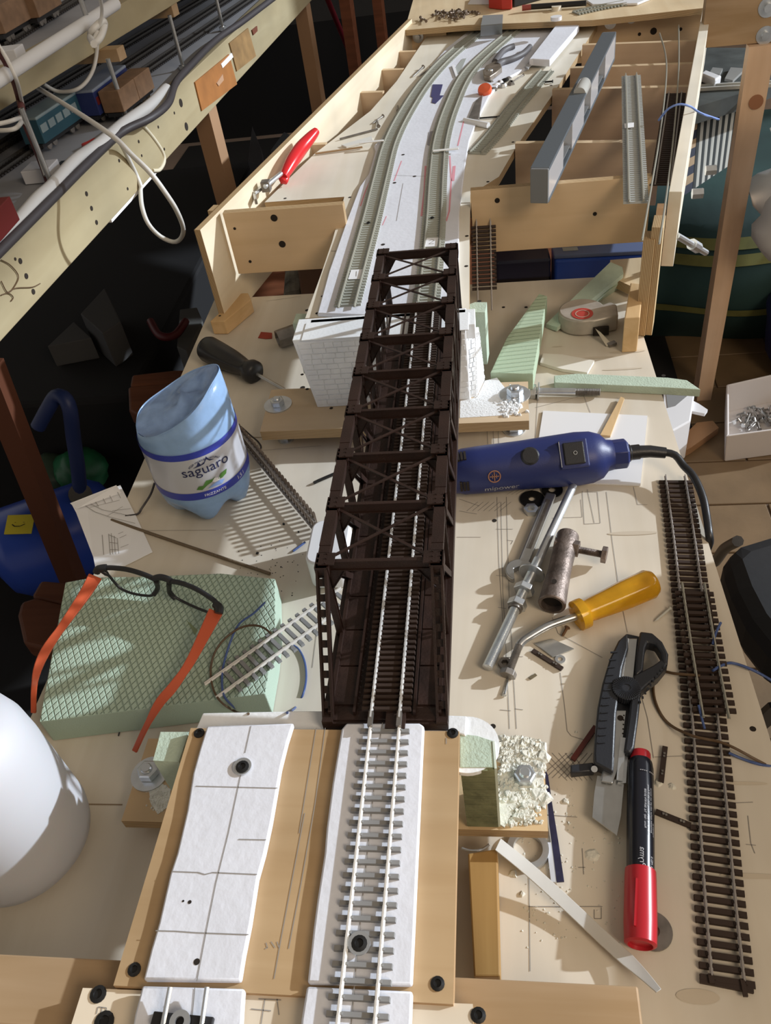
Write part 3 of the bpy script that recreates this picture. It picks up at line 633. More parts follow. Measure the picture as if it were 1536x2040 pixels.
XN = (-.2018-.1612)/2*.423            # track axis
t1 = track('model_track', 'model track with grey sleepers on the white foam strip in front of the bridge', [(XN, .2675, .1095), (XN, .045, .1095)], .00697, SLG, RAILW, wd=.0025, ht=.0024, rext=(.008, .02), off=.45)
o = screw(t1, (716, 1880), .1130, .0040); o.name = 'track_screw'
MB().lathe([(.0022, 0), (.0056, 0), (.0056, .0012), (.0022, .0012)], P(716, 1880, .1123), n=24, cap=False).done('washer', ZINC, t1, smooth=True)
zf = .1095
MAIN = [(849, 607), (858, 530), (865, 440), (870, 350), (878, 280), (898, 215), (930, 150), (985, 95), (1045, 48), (1100, 15), (1140, -8)]
SIDE = [(692, 612), (714, 530), (738, 440), (760, 350), (778, 285), (808, 225), (850, 162), (905, 105), (975, 52), (1040, 12), (1070, -8)]
cut = lambda l, a, b_: l[a:b_]
track('model_track', 'right hand curved grey track running on beyond the bridge', [P(x, y, zf) for x, y in MAIN], .0062, SLC, RAILG, kind='concrete', ln=.029, wd=.0034, rext=(.0, 0), rscale=1.15)
track('model_track', 'left hand curved grey track ending beside the far end of the bridge', [P(x, y, zf) for x, y in SIDE], .0062, SLC, RAILG, kind='concrete', ln=.029, wd=.0034, rext=(.005, 0), rscale=1.15)
for p, l, s in (((709, 546), 'paper tag numbered one between the rails of the left far track', '1'), ((860, 482), 'paper tag numbered two between the rails of the right far track', '2')):
    c = P(*p, .1125); t = thing('paper_tag', l, 'paper tag', c)
    MB().prism([(c.x-.0075, c.y-.011), (c.x+.007, c.y-.012), (c.x+.0078, c.y+.010), (c.x-.0065, c.y+.011)], .1122, .1126).done('paper', PAPER, t)
    b = MB(); b.strip([(c.x, c.y+.006), (c.x+.001, c.y-.006)] if s == '1' else [(c.x-.003, c.y+.003), (c.x, c.y+.006), (c.x+.003, c.y+.003), (c.x-.003, c.y-.005), (c.x+.003, c.y-.005)], .0007, .1128); b.done('number', GRAPH, t)
for p, l in (((740, 282), 'clear plastic strip laid across the left far track'), ((888, 298), 'clear plastic strip laid across the right far track')):
    c = P(*p, .115); tag(MB().box((c.x, c.y, .1148), (.036, .006, .0012)).done('plastic_strip', mat('clear', (.8, .8, .78), .25), None, bevel=.0004), l, 'plastic strip')
# ---------------------------------------------------------------- bridge
XL, XR = -.1170, -.0395; XM = (XL+XR)/2; ZT = .180; ZB = .099; ZD = .1085
NODE = [.3405+.0512*i for i in range(9)]; Y0, Y1 = .2715, .764
br = thing('truss_bridge', 'dark brown model truss bridge spanning the table between the two abutments', 'bridge', (XM, .52, ZB))
# floor
b = MB(); b.box((XM, (Y0+Y1)/2, ZD-.0015), (XR-XL-.010, Y1-Y0-.004, .002)); b.done('deck', BRF, br)
b = MB(); b.box((XM, Y0+.0035, ZB+.0035), (XR-XL, .007, .009)); b.box((XM, Y1-.003, ZB+.0035), (XR-XL, .006, .009)); b.done('end_beam', BRI, br)
for sx in (-1, 1):
    b = MB()
    for i in range(16):
        y = Y0+.012+i*(Y1-Y0-.02)/16; b.box((XM+sx*.0265, y+.0145, ZD+.0002), (.013, .0283, .0012))
    b.done('walkway', BRF, br)
    b = MB(); x = XM+sx*.0185; b.box((x, (Y0+Y1)/2, ZD+.0018), (.0016, Y1-Y0-.01, .004)); x = XM+sx*.0338; b.box((x, (Y0+Y1)/2, ZD+.0016), (.0022, Y1-Y0-.01, .004)); b.done('stringer', BRI, br)
for sx, X in ((-1, XL), (1, XR)):
    xi = X-sx*.0035
    b = MB()          # top chord: box with riveted cover plates
    b.box((xi, (NODE[0]+NODE[-1])/2, ZT-.003), (.007, NODE[-1]-NODE[0]+.014, .006))
    for i in range(8): b.box((xi, NODE[i]+.0256, ZT-.0001), (.0074, .026, .0008))
    b.done('top_chord', BRI, br)
    b = MB(); b.box((xi, (Y0+Y1)/2, ZB+.005), (.0068, Y1-Y0, .010)); b.done('bottom_chord', BRI, br)
    for y in NODE:    # gussets
        b = MB(); b.box((xi, y, ZT-.0045), (.0086, .013, .0090)); b.box((xi-sx*.003, y+.0, ZT+.0008), (.010, .010, .0010))
        for k in range(3):
            for j in (-1, 1): b.box((xi+j*.0025, y-.004+k*.004, ZT+.0016), (.0008, .0008, .0008))
        b.done('gusset', BRI, br)
    for i, y in enumerate(NODE[1:-1]):    # posts
        b = MB()
        for e in (-1, 1): b.bar((xi, y+e*.0018, ZB+.009), (xi, y+e*.0018, ZT-.005), .0048, .0009, (0, 1, 0))
        for k in range(9): b.box((xi, y, ZB+.014+k*.0070), (.0045, .0036, .0014))
        b.done('post', BRI, br)
    for i in range(8):                    # diagonals
        a, c = (NODE[i], NODE[i+1]) if i < 4 else (NODE[i+1], NODE[i])
        b = MB()
        for e in (-1, 1): b.bar((xi+e*.0024, a, ZT-.006), (xi+e*.0024, c, ZB+.009), .0008, .0042, (1, 0, 0) if 0 else (0, 0, 1))
        b.done('diagonal', BRI, br)
        if i in (3, 4):
            b = MB(); b.bar((xi, c, ZT-.006), (xi, a, ZB+.009), .0008, .0026); b.done('counter_diagonal', BRI, br)
    # inclined end post with square cut-outs, near; upright far
    a, c = Vector((xi, NODE[0]-.004, ZT-.002)), Vector((xi, Y0+.004, ZB+.006)); u = (c-a).normalized(); L = (c-a).length
    b = MB(); nrm = Vector((0, -u.z, u.y)); nrm = nrm if nrm.y < 0 else -nrm
    for e in (-1, 1): b.bar(a+Vector((e*.0030, 0, 0)), c+Vector((e*.0030, 0, 0)), .0013, .0052, nrm)
    k = 10
    for j in range(k+1):
        p = a+u*L*j/k; b.bar(p-u*.0023, p+u*.0023, .0062, .0008, nrm)
    b.done('end_post', BRI, br)
    b = MB(); b.bar(a+nrm*.0028+Vector((-sx*.0027, 0, 0)), c+nrm*.0028+Vector((-sx*.0027, 0, 0)), .0016, .0008, nrm); b.done('end_post_flange', BRI, br)
    b = MB(); b.bar((xi, NODE[-1]+.004, ZT-.004), (xi, Y1-.004, ZB+.008), .0068, .0036, (0, 1, 0)); b.done('end_post', BRI, br)
    # hanger tied to first bottom node
    b = MB()
    for e in (-1, 1): b.bar((xi, NODE[0]+e*.0018, ZB+.009), (xi, NODE[0]+e*.0018, ZT-.006), .0045, .0009, (0, 1, 0))
    b.done('post', BRI, br)
for i, y in enumerate(NODE):
    b = MB(); dpt = .0075
    b.box((XM, y, ZT-.001), (XR-XL-.013, .0026, .0010)); b.box((XM, y, ZT-.001-dpt/2), (XR-XL-.013, .0008, dpt)); b.box((XM, y, ZT-.001-dpt), (XR-XL-.013, .0024, .0009))
    b.done('cross_strut', BRI, br)
    for sx, X in ((-1, XL), (1, XR)):
        xi = X-sx*.006; g = .011
        b = MB(); b.plate([(xi, y, ZT-.008), (xi-sx*g, y, ZT-.008), (xi, y, ZT-.026)], (0, 1, 0), .0008); b.bar((xi-sx*g, y+.0004, ZT-.008), (xi, y+.0004, ZT-.026), .0030, .0007, (1, 0, 0)); b.done('knee_plate', BRI, br)
    if i < 8:
        for s in (-1, 1):
            b = MB(); z = ZT-.0014 if s > 0 else ZT-.0026
            b.bar((XM-s*(XR-XL-.014)/2, y+.003, z), (XM+s*(XR-XL-.014)/2, y+.0482, z), .0020, .0008); b.done('lateral_brace', BRI, br)
tb2 = track('model_track', 'dark brown sleeper track with shiny rails inside the truss bridge', [(XN, .2765, ZD+.0035), (XN-.0055*0, .760, ZD+.0035)], .0042, SLB, mat('rail_shiny', (.85, .85, .85), .2, .6), ln=.0305, wd=.0024, ht=.0020, rext=(.006, .004), off=.4)
b = MB()
for sx in (-1, 1): b.box((XN+sx*.0087, .2700, .1138+.0008), (.0028, .010, .0030))
b.done('rail_joiner', DSTEEL, tb2)
b = MB(); b.box((XN+.006, .30, ZD+.0017), (.012, .07, .0034)); b.box((XN, .52, ZD+.0015), (.020, .470, .0032)); b.done('track_bed', BRF, tb2)
# ---------------------------------------------------------------- things on the table
BLUEP = mat('blue_plastic', (.018, .028, .125), .42, bump=.08, bs=900)
def arcpts(pts, n=40): return resample(pts, n)
def textmesh(s, size, depth=.0):
    cu = bpy.data.curves.new('t', 'FONT'); cu.body = s; cu.size = size; cu.align_x = 'CENTER'; cu.align_y = 'CENTER'; cu.resolution_u = 3
    o = bpy.data.objects.new('t', cu); link(o); bpy.context.view_layer.update()
    me = bpy.data.meshes.new_from_object(o.evaluated_get(bpy.context.evaluated_depsgraph_get())); bpy.data.objects.remove(o); return me
def putmesh(me, name, m, parent, fn):
    bm = bmesh.new(); bm.from_mesh(me); bmesh.ops.subdivide_edges(bm, edges=[e for e in bm.edges if e.calc_length() > .004], cuts=2)
    for v in bm.verts: v.co = fn(v.co)
    off = wloc(parent)
    for v in bm.verts: v.co = v.co-off
    me2 = bpy.data.meshes.new(name); bm.to_mesh(me2); bm.free(); me2.materials.append(m); o = bpy.data.objects.new(name, me2); link(o); o.parent = parent; return o
# --- cut water bottle
BC = Vector((-.2975, .601, .0008)); BR = .0465
bo = thing('water_bottle', 'cut-open blue plastic water bottle with a silver and blue label, left of the bridge', 'bottle', BC)
BOT = mat('bottle_blue', (.36, .55, .85), .22, trans=.30, ior=1.2, var=.15, vs=35, bump=.3, bs=150)
def petal(r, h, a):
    if h < .034:
        k = (1-h/.034); f = .5+.5*math.cos(5*a+.6)
        return r*(1-.06*k*(1-f)), h+k*(1-f)*.016*min(1, r/.02)
    return r, h
cutz = lambda a: .1245+.0195*math.cos(a-.1)+.003*math.cos(2*a)
b = MB(); prof = [(.004, .004), (.018, .002), (.030, .0), (.038, .006), (.0435, .018), (.0462, .034), (BR, .05), (BR, .075), (BR, .09)]
b.lathe(prof, BC, n=60, cap=False, wob=petal)
n = 60; prev = [v for v in b.bm.verts][-n:]
for s in (.33, .66, 1.0):
    ring = []
    for k in range(n):
        a = 2*math.pi*k/n; z = .09+(cutz(a)-.09)*s; r = BR*(1-.05*s*s)+.0012*math.sin(5*a)*s
        ring.append(b.bm.verts.new(BC+Vector((math.cos(a)*r, math.sin(a)*r, z))))
    for k in range(n): b.face([prev[k], prev[(k+1) % n], ring[(k+1) % n], ring[k]])
    prev = ring
b.done('body', BOT, bo, smooth=60, solid=.0005)
b = MB()     # crumpled film bulging over the mouth
for i in range(9):
    pass
R_, nn = [], 40
cen = b.bm.verts.new(BC+Vector((.004, .006, .128)))
rp = None
for j in range(1, 7):
    ring = []
    for k in range(nn):
        a = 2*math.pi*k/nn; f = j/6; z = (.122*(1-f)+(cutz(a)-.001)*f)+.0030*math.sin(3*a+j)*f*(1-f)*4-.010*(1-abs(2*f-1))*(.5-.5*math.cos(a-2.2))
        r = BR*.945*f; ring.append(b.bm.verts.new(BC+Vector((math.cos(a)*r+.004*(1-f), math.sin(a)*r+.006*(1-f), z))))
    if rp is None:
        for k in range(nn): b.face([cen, ring[k], ring[(k+1) % nn]])
    else:
        for k in range(nn): b.face([rp[k], ring[k], ring[(k+1) % nn], rp[(k+1) % nn]])
    rp = ring
b.done('film', mat('bottle_film', (.30, .45, .80), .2, trans=.25, ior=1.15, var=.35, vs=40, bump=.6, bs=90), bo, smooth=60)
LAB = mat('label_silver', (.56, .57, .63), .3, .25); LBL = mat('label_blue', (.035, .05, .36), .35); NAVY = mat('label_navy', (.015, .02, .08), .5)
vd = math.atan2(-BC.y, -BC.x)+.10
lz0, lz1 = .040, .094
def ringband(name, m, z0, z1, r, w0=0, w1=2*math.pi):
    b = MB(); n = 72; A = []
    for z in (z0, z1): A.append([b.bm.verts.new(BC+Vector((math.cos(w0+(w1-w0)*k/n)*r, math.sin(w0+(w1-w0)*k/n)*r, z))) for k in range(n+1)])
    for k in range(n): b.face([A[0][k], A[0][k+1], A[1][k+1], A[1][k]])
    return b.done(name, m, bo, smooth=60)
ringband('label', LAB, lz0, lz1, BR+.0005); ringband('label_stripe', LBL, lz0, lz0+.0085, BR+.0008); ringband('label_stripe', LBL, lz1-.006, lz1+.001, BR+.0008)
def wrap(u0, z0, rr=BR+.0011, slope=0): return lambda c: BC+Vector((math.cos(vd+(u0+c.x)/BR)*rr, math.sin(vd+(u0+c.x)/BR)*rr, z0+c.y+slope*c.x))
putmesh(textmesh('saguaro', .0150), 'lettering', NAVY, bo, wrap(-.001, .0735))
putmesh(textmesh('1,5 l', .0062), 'lettering', PAPER, bo, wrap(.030, lz0+.004)); putmesh(textmesh('FRIZZANTE', .0042), 'lettering', PAPER, bo, wrap(.0, lz0+.0038))
arc = 'ACQUA MINERALE NATURALE'
for i, chh in enumerate(arc):
    if chh == ' ': continue
    t = (i-11)/11.0; a = t*.95; me = textmesh(chh, .0028)
    rr = .0175; cx_, cz_ = rr*math.sin(a), .0715+rr*.72*math.cos(a)
    putmesh(me, 'letter', NAVY, bo, (lambda cx_, cz_, a: lambda c: wrap(cx_-.001+0, cz_)(Vector((c.x*math.cos(-a)-c.y*math.sin(-a), c.x*math.sin(-a)+c.y*math.cos(-a), 0))))(cx_, cz_, a))
def decal(pts, name, m, dr=.0011):
    b = MB(); f = wrap(0, 0, BR+dr); vs = [b.bm.verts.new(f(Vector((x, y, 0)))) for x, y in pts]; b.face(vs); return b.done(name, m, bo)
for q in ([(-.0125, .0775), (-.0085, .0795), (-.006, .0835), (-.0045, .0795), (-.001, .0815), (.002, .0865), (.004, .0825), (.009, .0795), (.004, .0805), (.0015, .0835), (-.0015, .0795), (-.0055, .0785)], ): decal(q, 'label_emblem', NAVY)
GRN = mat('label_green', (.08, .20, .04), .5)
decal([(-.016, .0525), (-.013, .056), (-.009, .0555), (-.005, .0605), (.001, .0595), (.004, .061), (.001, .057), (-.005, .055), (-.011, .051)], 'label_hill', GRN); decal([(.006, .057), (.010, .0615), (.017, .0625), (.015, .058), (.010, .056)], 'label_hill', GRN)
decal([(-.006, .0505), (0, .054), (.006, .055), (.012, .0535), (.008, .050)], 'label_water', mat('label_lblue', (.25, .38, .75), .5)); decal([(.000, .057), (.003, .060), (.008, .058), (.007, .0555), (.002, .055)], 'label_snow', PAPER)
# --- big white jar, lower left
JC = Vector((-.345, .238, .0008)); jr = .0495
ja = thing('white_jar', 'big frosted white plastic jar at the left edge of the photo', 'jar', JC)
prof = [(.0, .0), (.030, .0), (.041, .003), (.0475, .010), (jr, .020), (jr, .096), (.0485, .116), (.045, .130), (.038, .139), (.026, .145), (.0, .147)]
MB().lathe(prof, JC, n=64, cap=False).done('body', mat('frosted', (.50, .51, .55), .5, sss=.1), ja, smooth=60)
# --- foam board with waffle skin under the glasses
fz = .028
fbp = [(130, 1160), (185, 1150), (300, 1148), (440, 1142), (548, 1153), (549, 1240), (543, 1300), (528, 1382), (300, 1410), (78, 1438)]
fbt = thing('foam_slab', 'thick green foam slab with diamond pattern under the glasses', 'foam slab', P(300, 1300, 0))
pxprism(fbp, .0006, fz).done('slab', FOAMG, fbt, bevel=.0008)
pencil(fbt, fz, [], .001) if 0 else None
b = MB(); b.prism([P(x, y, fz).xy for x, y in ((372, 1236), (394, 1256), (388, 1264))], fz, fz+.0006); b.done('green_chip', mat('chip', (.22, .27, .15), .8), fbt)
# --- glasses
gl = thing('eyeglasses', 'black framed eyeglasses with orange temples resting on the green foam slab', 'glasses', P(315, 1180, fz))
ORG = mat('orange_plastic', (.52, .095, .038), .3)
zl_, zh_ = fz+.004, fz+.030
def rimpts(p, ztop, zbot):     # px outline -> 3d, upper points higher
    ys = [q[1] for q in p]; y0, y1 = min(ys), max(ys)
    return [P(x, y, zbot+(ztop-zbot)*hh) for (x, y, hh) in p]
L = [(198, 1133, 1), (218, 1131, 1), (250, 1134, 1), (280, 1142, .98), (304, 1152, .95), (313, 1160, .8), (310, 1175, .35), (303, 1186, .05), (285, 1186, .02), (260, 1181, .05), (240, 1172, .15), (228, 1160, .4), (216, 1146, .75)]
Rr = [(340, 1158, 1), (362, 1162, 1), (390, 1173, 1), (418, 1190, .95), (432, 1203, .9), (430, 1215, .6), (424, 1222, .35), (405, 1216, .12), (385, 1208, .05), (366, 1199, .05), (350, 1190, .2), (340, 1178, .5), (336, 1166, .8)]
for q, nm in ((L, 'left'), (Rr, 'right')):
    pts = [P(x, y, zl_+(zh_-zl_)*h) for x, y, h in q]
    rr = [(.0024 if h > .7 else .0011+.0006*h) for x, y, h in q]
    big = resample(pts+[pts[0]], 60)[:-1]; rb = [.0022 if i < 60*.42 or i > 55 else .0012 for i in range(59)]
    MB().tube(big, lambda i: rb[i], 8, closed=True).done('rim', BLACKP, gl, smooth=60)
    b = MB(); b.face([b.bm.verts.new(p) for p in pts]); b.done('lens', mat('lens', (.97, .98, .97), .02, trans=1.0, ior=1.0, spec=.8), gl)
MB().tube(resample([P(306, 1153, zh_), P(318, 1150, zh_+.001), P(332, 1153, zh_), P(342, 1159, zh_)], 14), .0028, 8).done('bridge_piece', BLACKP, gl, smooth=60)
MB().tube(resample([P(311, 1158, zh_-.002), P(314, 1172, zl_+.010), P(306, 1185, zl_+.004)], 10), .0022, 8).done('nose_pad', BLACKP, gl, smooth=60)
MB().tube(resample([P(337, 1162, zh_-.002), P(338, 1180, zl_+.010), P(350, 1193, zl_+.004)], 10), .0022, 8).done('nose_pad', BLACKP, gl, smooth=60)
MB().tube(resample([P(192, 1140, zh_-.003), P(197, 1133, zh_), P(212, 1131, zh_)], 8), .0034, 8).done('end_piece', BLACKP, gl, smooth=60)
MB().tube(resample([P(428, 1203, zh_-.001), P(437, 1210, zh_-.002), P(436, 1222, zh_-.004)], 8), .0034, 8).done('end_piece', BLACKP, gl, smooth=60)
def temple(px, zs):
    pts = resample([P(x, y, z) for (x, y), z in zip(px, zs)], 30); b = MB()
    prof = lambda k: [(-.0011, -k), (.0011, -k), (.0011, k), (-.0011, k)]
    m = len(pts); rings = []
    for i, p in enumerate(pts):
        t = (pts[min(i+1, m-1)]-pts[max(i-1, 0)]).normalized(); sd = t.cross(Vector((0, 0, 1))).normalized(); u = sd.cross(t); f = i/(m-1)
        k = .0052*(1-f)*(1-f)+.0030+(.0016 if .45 < f < .8 else 0)*math.sin((f-.45)/.35*math.pi)
        u = (u*.5+sd*.85).normalized(); w_ = t.cross(u)
        rings.append([b.bm.verts.new(p+w_*a+u*c) for a, c in prof(k*.72)])
    for A, B_ in zip(rings, rings[1:]):
        for j in range(4): b.face([A[j], A[(j+1) % 4], B_[(j+1) % 4], B_[j]])
    b.face(rings[0][::-1]); b.face(rings[-1]); b.done('temple', ORG, gl, bevel=.0007, smooth=60)
temple([(190, 1148), (170, 1182), (130, 1240), (95, 1290), (76, 1330), (68, 1370), (67, 1420)], [.052, .050, .047, .042, .037, .030, .012])
temple([(430, 1218), (408, 1262), (378, 1320), (345, 1368), (318, 1400), (290, 1450), (268, 1497)], [.052, .049, .045, .041, .037, .026, .012])
# --- black screwdriver (far left)
def driver(name, label, a, b_, c, rh, za, zb_, rs, m, prof, shaft=STEEL, flutes=0):
    A, B_, C = P(*a, za), P(*b_, zb_), P(*c, rs+.0004); t = thing(name, label, 'screwdriver', A-Vector((0, 0, za))); ax = (B_-A); Lh = ax.length
    def wob(r, h, ang): return (r*(1-.07*(.5+.5*math.cos(flutes*ang))*(1 if .12*Lh < h < .78*Lh else 0)), h) if flutes else (r, h)
    MB().lathe([(r*rh, h*Lh) for r, h in prof], A, ax, 36, cap=False, wob=wob).done('handle', m, t, smooth=60)
    MB().cyl(B_-ax.normalized()*.004, C, rs, 12).done('shaft', shaft, t, smooth=True); return t
driver('screwdriver', 'black handled screwdriver with ribbed grip pointing at the far foot board', (408, 692), (512, 745), (568, 777), .0165, .0175, .012, .0022, BLACKP,
  [(0, 0), (.6, .0), (.9, .03), (1, .08), (1, .3), (.92, .5), (.78, .66), (.62, .78), (.68, .82), (.86, .88), (.86, .95), (.6, 1.0), (0, 1.0)], flutes=8)
# --- socket
c0, c1 = P(553, 676, .012), P(612, 655, .012)
t = thing('socket', 'steel hexagon tube socket lying by the far abutment', 'socket', c0-Vector((0, 0, .012)))
b = MB(); b.lathe([(.0085, .004), (.0095, 0), (.0115, 0), (.012, .002), (.012, .06), (.0085, .06)], c0, c1-c0, 6, cap=False); b.done('tube', DSTEEL, t); MB().lathe([(.0, .006), (.009, .006)], c0, c1-c0, 6, cap=False).done('bore', HOLE, t)
o = pxprism([(514, 673), (520, 661), (542, 663), (542, 674), (530, 675)], .0004, .0008).done('red_tape', mat('red_tape', (.32, .045, .025), .7)); tag(o, 'scrap of red tape on the table left of the far abutment', 'tape')
# --- glued track pieces, left
def pxtrack(name, label, px, z, pitch, ms, mr, **k): return track(name, label, [P(x, y, z) for x, y in px], pitch, ms, mr, **k)
pxtrack('model_track', 'short track piece with grey sleepers lying across the green foam slab corner', [(452, 1360), (560, 1283), (690, 1190)], .0285, .0073, SLG, RAILW, wd=.0034, ht=.0025, rext=(.014, .002))
a, c = P(484, 868, .0305), P(632, 1050, .0305)
track('model_track', 'brown sleeper track piece standing on edge behind the bottle', [P(482, 864, .0165), P(635, 1047, .0165)], .0066, mat('sleeper_taupe', (.16, .12, .09), .7), RAILD, up=tuple((P(635, 1047, 0)-P(482, 864, 0)).cross(Vector((0, 0, 1))).normalized()), wd=.0030, rext=(.004, .002))
# lead rods, wires
def wire(name, label, px, r, m, z=None, cat='wire', n=60, seg=6):
    pts = resample([P(q[0], q[1], (q[2] if len(q) > 2 else r+.0004)) for q in px], n); return tag(MB().tube(pts, r, seg).done(name, m, smooth=60), label, cat)
WB, WD, WBR = mat('wire_blue', (.06, .10, .26), .5), mat('wire_dark', (.05, .045, .05), .5), mat('wire_brown', (.10, .06, .03), .5)
wire('threaded_rod', 'thin rusty rod lying from the paper plan towards the bridge', [(222, 1036), (380, 1090), (538, 1143)], .0016, mat('rust', (.20, .15, .10), .6, .4, bump=1, bs=900), cat='rod')
wire('blue_wire', 'blue wire end running over the green foam slab', [(528, 1200, .034), (505, 1222, .034), (475, 1245, .036), (455, 1290, .032), (443, 1340, .031), (446, 1385, .031), (470, 1412, .012)], .0009, WB)
wire('blue_wire', 'blue wire arc on the table right of the green foam slab', [(572, 1283), (592, 1290), (606, 1315), (610, 1350), (603, 1385), (588, 1410), (572, 1420, .103)], .0009, WB)
wire('brown_wire', 'dark brown wire loop over the green foam slab and the track piece', [(540, 1262, .034), (520, 1248, .036), (490, 1247, .037), (460, 1262, .036), (432, 1292, .034), (420, 1330, .031), (424, 1370, .031), (440, 1398, .031), (470, 1418, .014), (495, 1422, .101)], .0009, WBR)
wire('dark_wire', 'dark twisted wire hanging left of the bottle', [(308, 962, .02), (300, 985, .012), (283, 1012, .004), (274, 1024), (250, 1028)], .0012, WD)
wire('dark_wire', 'thin dark wire loop behind the bottle', [(480, 850, .03), (500, 868, .012), (514, 880, .004), (520, 892), (508, 898)], .0009, WD)
wire('hair_wire', 'short curved black hair of wire below the green foam slab', [(236, 1466), (242, 1452), (262, 1446)], .0006, WD)
wire('black_rod', 'short black rod poking out left of the bridge', [(625, 962), (640, 955), (668, 943)], .0016, BLACKM, cat='rod')
wire('blue_wire', 'tiny blue wire tip near the loose rail ladder', [(584, 1098), (600, 1086), (608, 1080)], .0011, WB)
# --- paper plan
pp = thing('paper_plan', 'folded paper plan with drawn lines hanging over the left table edge', 'paper', P(220, 1050, 0))
b = MB(); q = [P(x, y, z) for x, y, z in ((143, 1005, .008), (172, 992, .004), (240, 967, .003), (272, 1030, .0012), (304, 1100, .0008), (248, 1128, .0008), (190, 1130, .0008), (186, 1110, .002), (152, 1022, .006))]
b.plate(q, (0, 0, 1), .0004); b.done('sheet', PAPER, pp)
b = MB(); b.plate([P(x, y, z) for x, y, z in ((140, 1003, .0085), (232, 967, .014), (242, 982, .004), (152, 1014, .007))], (0, 0, 1), .0004); b.done('fold', PAPER, pp)
plan = [[(168, 1008), (190, 1022), (220, 1032), (270, 1044)], [(176, 1004), (205, 1018), (262, 1030)], [(190, 1000), (198, 1012)], [(206, 994), (212, 1006)], [(220, 990), (226, 1002)], [(236, 984), (242, 996)], [(204, 1066), (206, 1104)], [(217, 1064), (219, 1104)], [(222, 1063), (224, 1103)], [(228, 1068), (229, 1103)], [(234, 1072), (236, 1102)], [(218, 1066), (232, 1072)], [(218, 1080), (234, 1082)], [(219, 1094), (235, 1094)], [(236, 1064), (246, 1060)], [(238, 1072), (252, 1066)], [(240, 1090), (256, 1084)], [(180, 1014), (240, 1000)], [(215, 1030), (246, 1012)], [(225, 1020), (262, 1016)]]
b = MB()
for l in plan: b.strip([P(x, y, .0035) for x, y in l], .0005, .0)
for v in b.bm.verts:
    k = max(0, min(1, (v.co.y-.50)/.12)); v.co.z = .0016+.0055*k
b.done('drawing', GRAPH, pp)
# white tub behind the bridge left
tub = thing('white_tub', 'rounded white plastic tub edge peeking out left of the bridge', 'tub', P(650, 1080, 0))
tc_ = P(640, 1115, .0); tc_.x += .026; tc_.y += .035
def rrect(cx_, cy_, hx, hy, r, n=6):
    o = []
    for (sx, sy, a0) in ((1, 1, 0), (-1, 1, 90), (-1, -1, 180), (1, -1, 270)):
        for k in range(n+1): a = R(a0+90*k/n); o.append((cx_+sx*(hx-r)+r*math.cos(a), cy_+sy*(hy-r)+r*math.sin(a)))
    return o
b = MB(); b.prism(rrect(P(613, 1085, .034).x+.018, P(625, 1078, .034).y, .018, .027, .010), .0006, .034); b.done('body', WHITEP, tub, bevel=.002, smooth=60)
# --- loose brown track right with overlay pieces
RT = [(1345, 958), (1360, 1060), (1380, 1220), (1400, 1400), (1418, 1600), (1432, 1780), (1450, 1968)]
pxtrack('model_track', 'long loose track with dark brown sleepers along the right table edge', RT, .0006, .0064, SLB, RAILD, wd=.0036, ht=.0022, rext=(.004, -.004))
pxtrack('model_track', 'short brown sleeper track piece lying skewed on top of the long loose track', [(1382, 1178), (1400, 1290), (1424, 1425)], .0062, .0066, SLB, RAILG, wd=.0036, ht=.0022, rext=(.006, .004))
o = MB().bar(P(1394, 1952, .0016), P(1501, 1973, .0016), .0034, .0022).box(P(1417, 1950, .0030), (.003, .005, .002)).box(P(1482, 1968, .0030), (.0025, .009, .002)).done('sleeper_strip', SLB); tag(o, 'loose brown sleeper lying across the end of the long loose track', 'sleeper')
for (a, c_, l) in (((1306, 1617), (1376, 1645), 'black rail joiner sleeper lying between marker and loose track'), ((1325, 1488), (1317, 1558), 'black rail joiner sleeper standing right of the utility knife'), ((1061, 1296), (1120, 1333), 'black sleeper strip beside the small washer under the grey blade')):
    t = thing('sleeper_strip', l, 'sleeper', P(*a, 0), 'loose black sleepers'); b = MB(); A, B_ = P(*a, .0015), P(*c_, .0015); b.bar(A, B_, .0036, .0020); b.done('strip', SLB, t)
    b = MB()
    for f in (.22, .3, .72, .8): b.box(A.lerp(B_, f)+Vector((0, 0, .0014)), (.0014, .0014, .0010))
    b.done('clip', DSTEEL, t)
o = MB().bar(P(1187, 1448, .004), P(1141, 1514, .0022), .0036, .0022).done('brown_stick', mat('brown_stick', (.10, .02, .015), .5)); tag(o, 'dark red brown stick leaning against the utility knife', 'stick')
wire('brown_wire', 'brown wire curling from the loose track over the right table edge', [(1395, 1346, .010), (1345, 1342, .006), (1315, 1338), (1302, 1360), (1306, 1400), (1330, 1440), (1380, 1466, .009), (1440, 1480, .009), (1500, 1510, .004), (1560, 1545, -.01), (1620, 1600, -.03)], .0011, WBR)
wire('blue_wire', 'blue grey wire curling off the right table edge', [(1420, 1336, .010), (1440, 1325, .008), (1460, 1321, .004), (1500, 1335, .002), (1545, 1360, -.006)], .0011, WB)
wire('blue_wire', 'dark blue wire running low across the right table edge', [(1452, 1500, .004), (1480, 1512, .002), (1515, 1523, .001), (1560, 1530, -.004), (1620, 1536, -.02)], .0010, WB)
wire('blue_wire', 'short stripped blue wire end beside the loose track', [(1420, 1284, .009), (1426, 1262, .010), (1436, 1240, .012)], .0010, WB)
wire('blue_wire', 'blue wire pair lying inside the loose track', [(1392, 1405, .010), (1398, 1430, .008), (1404, 1452, .006)], .0010, WB)
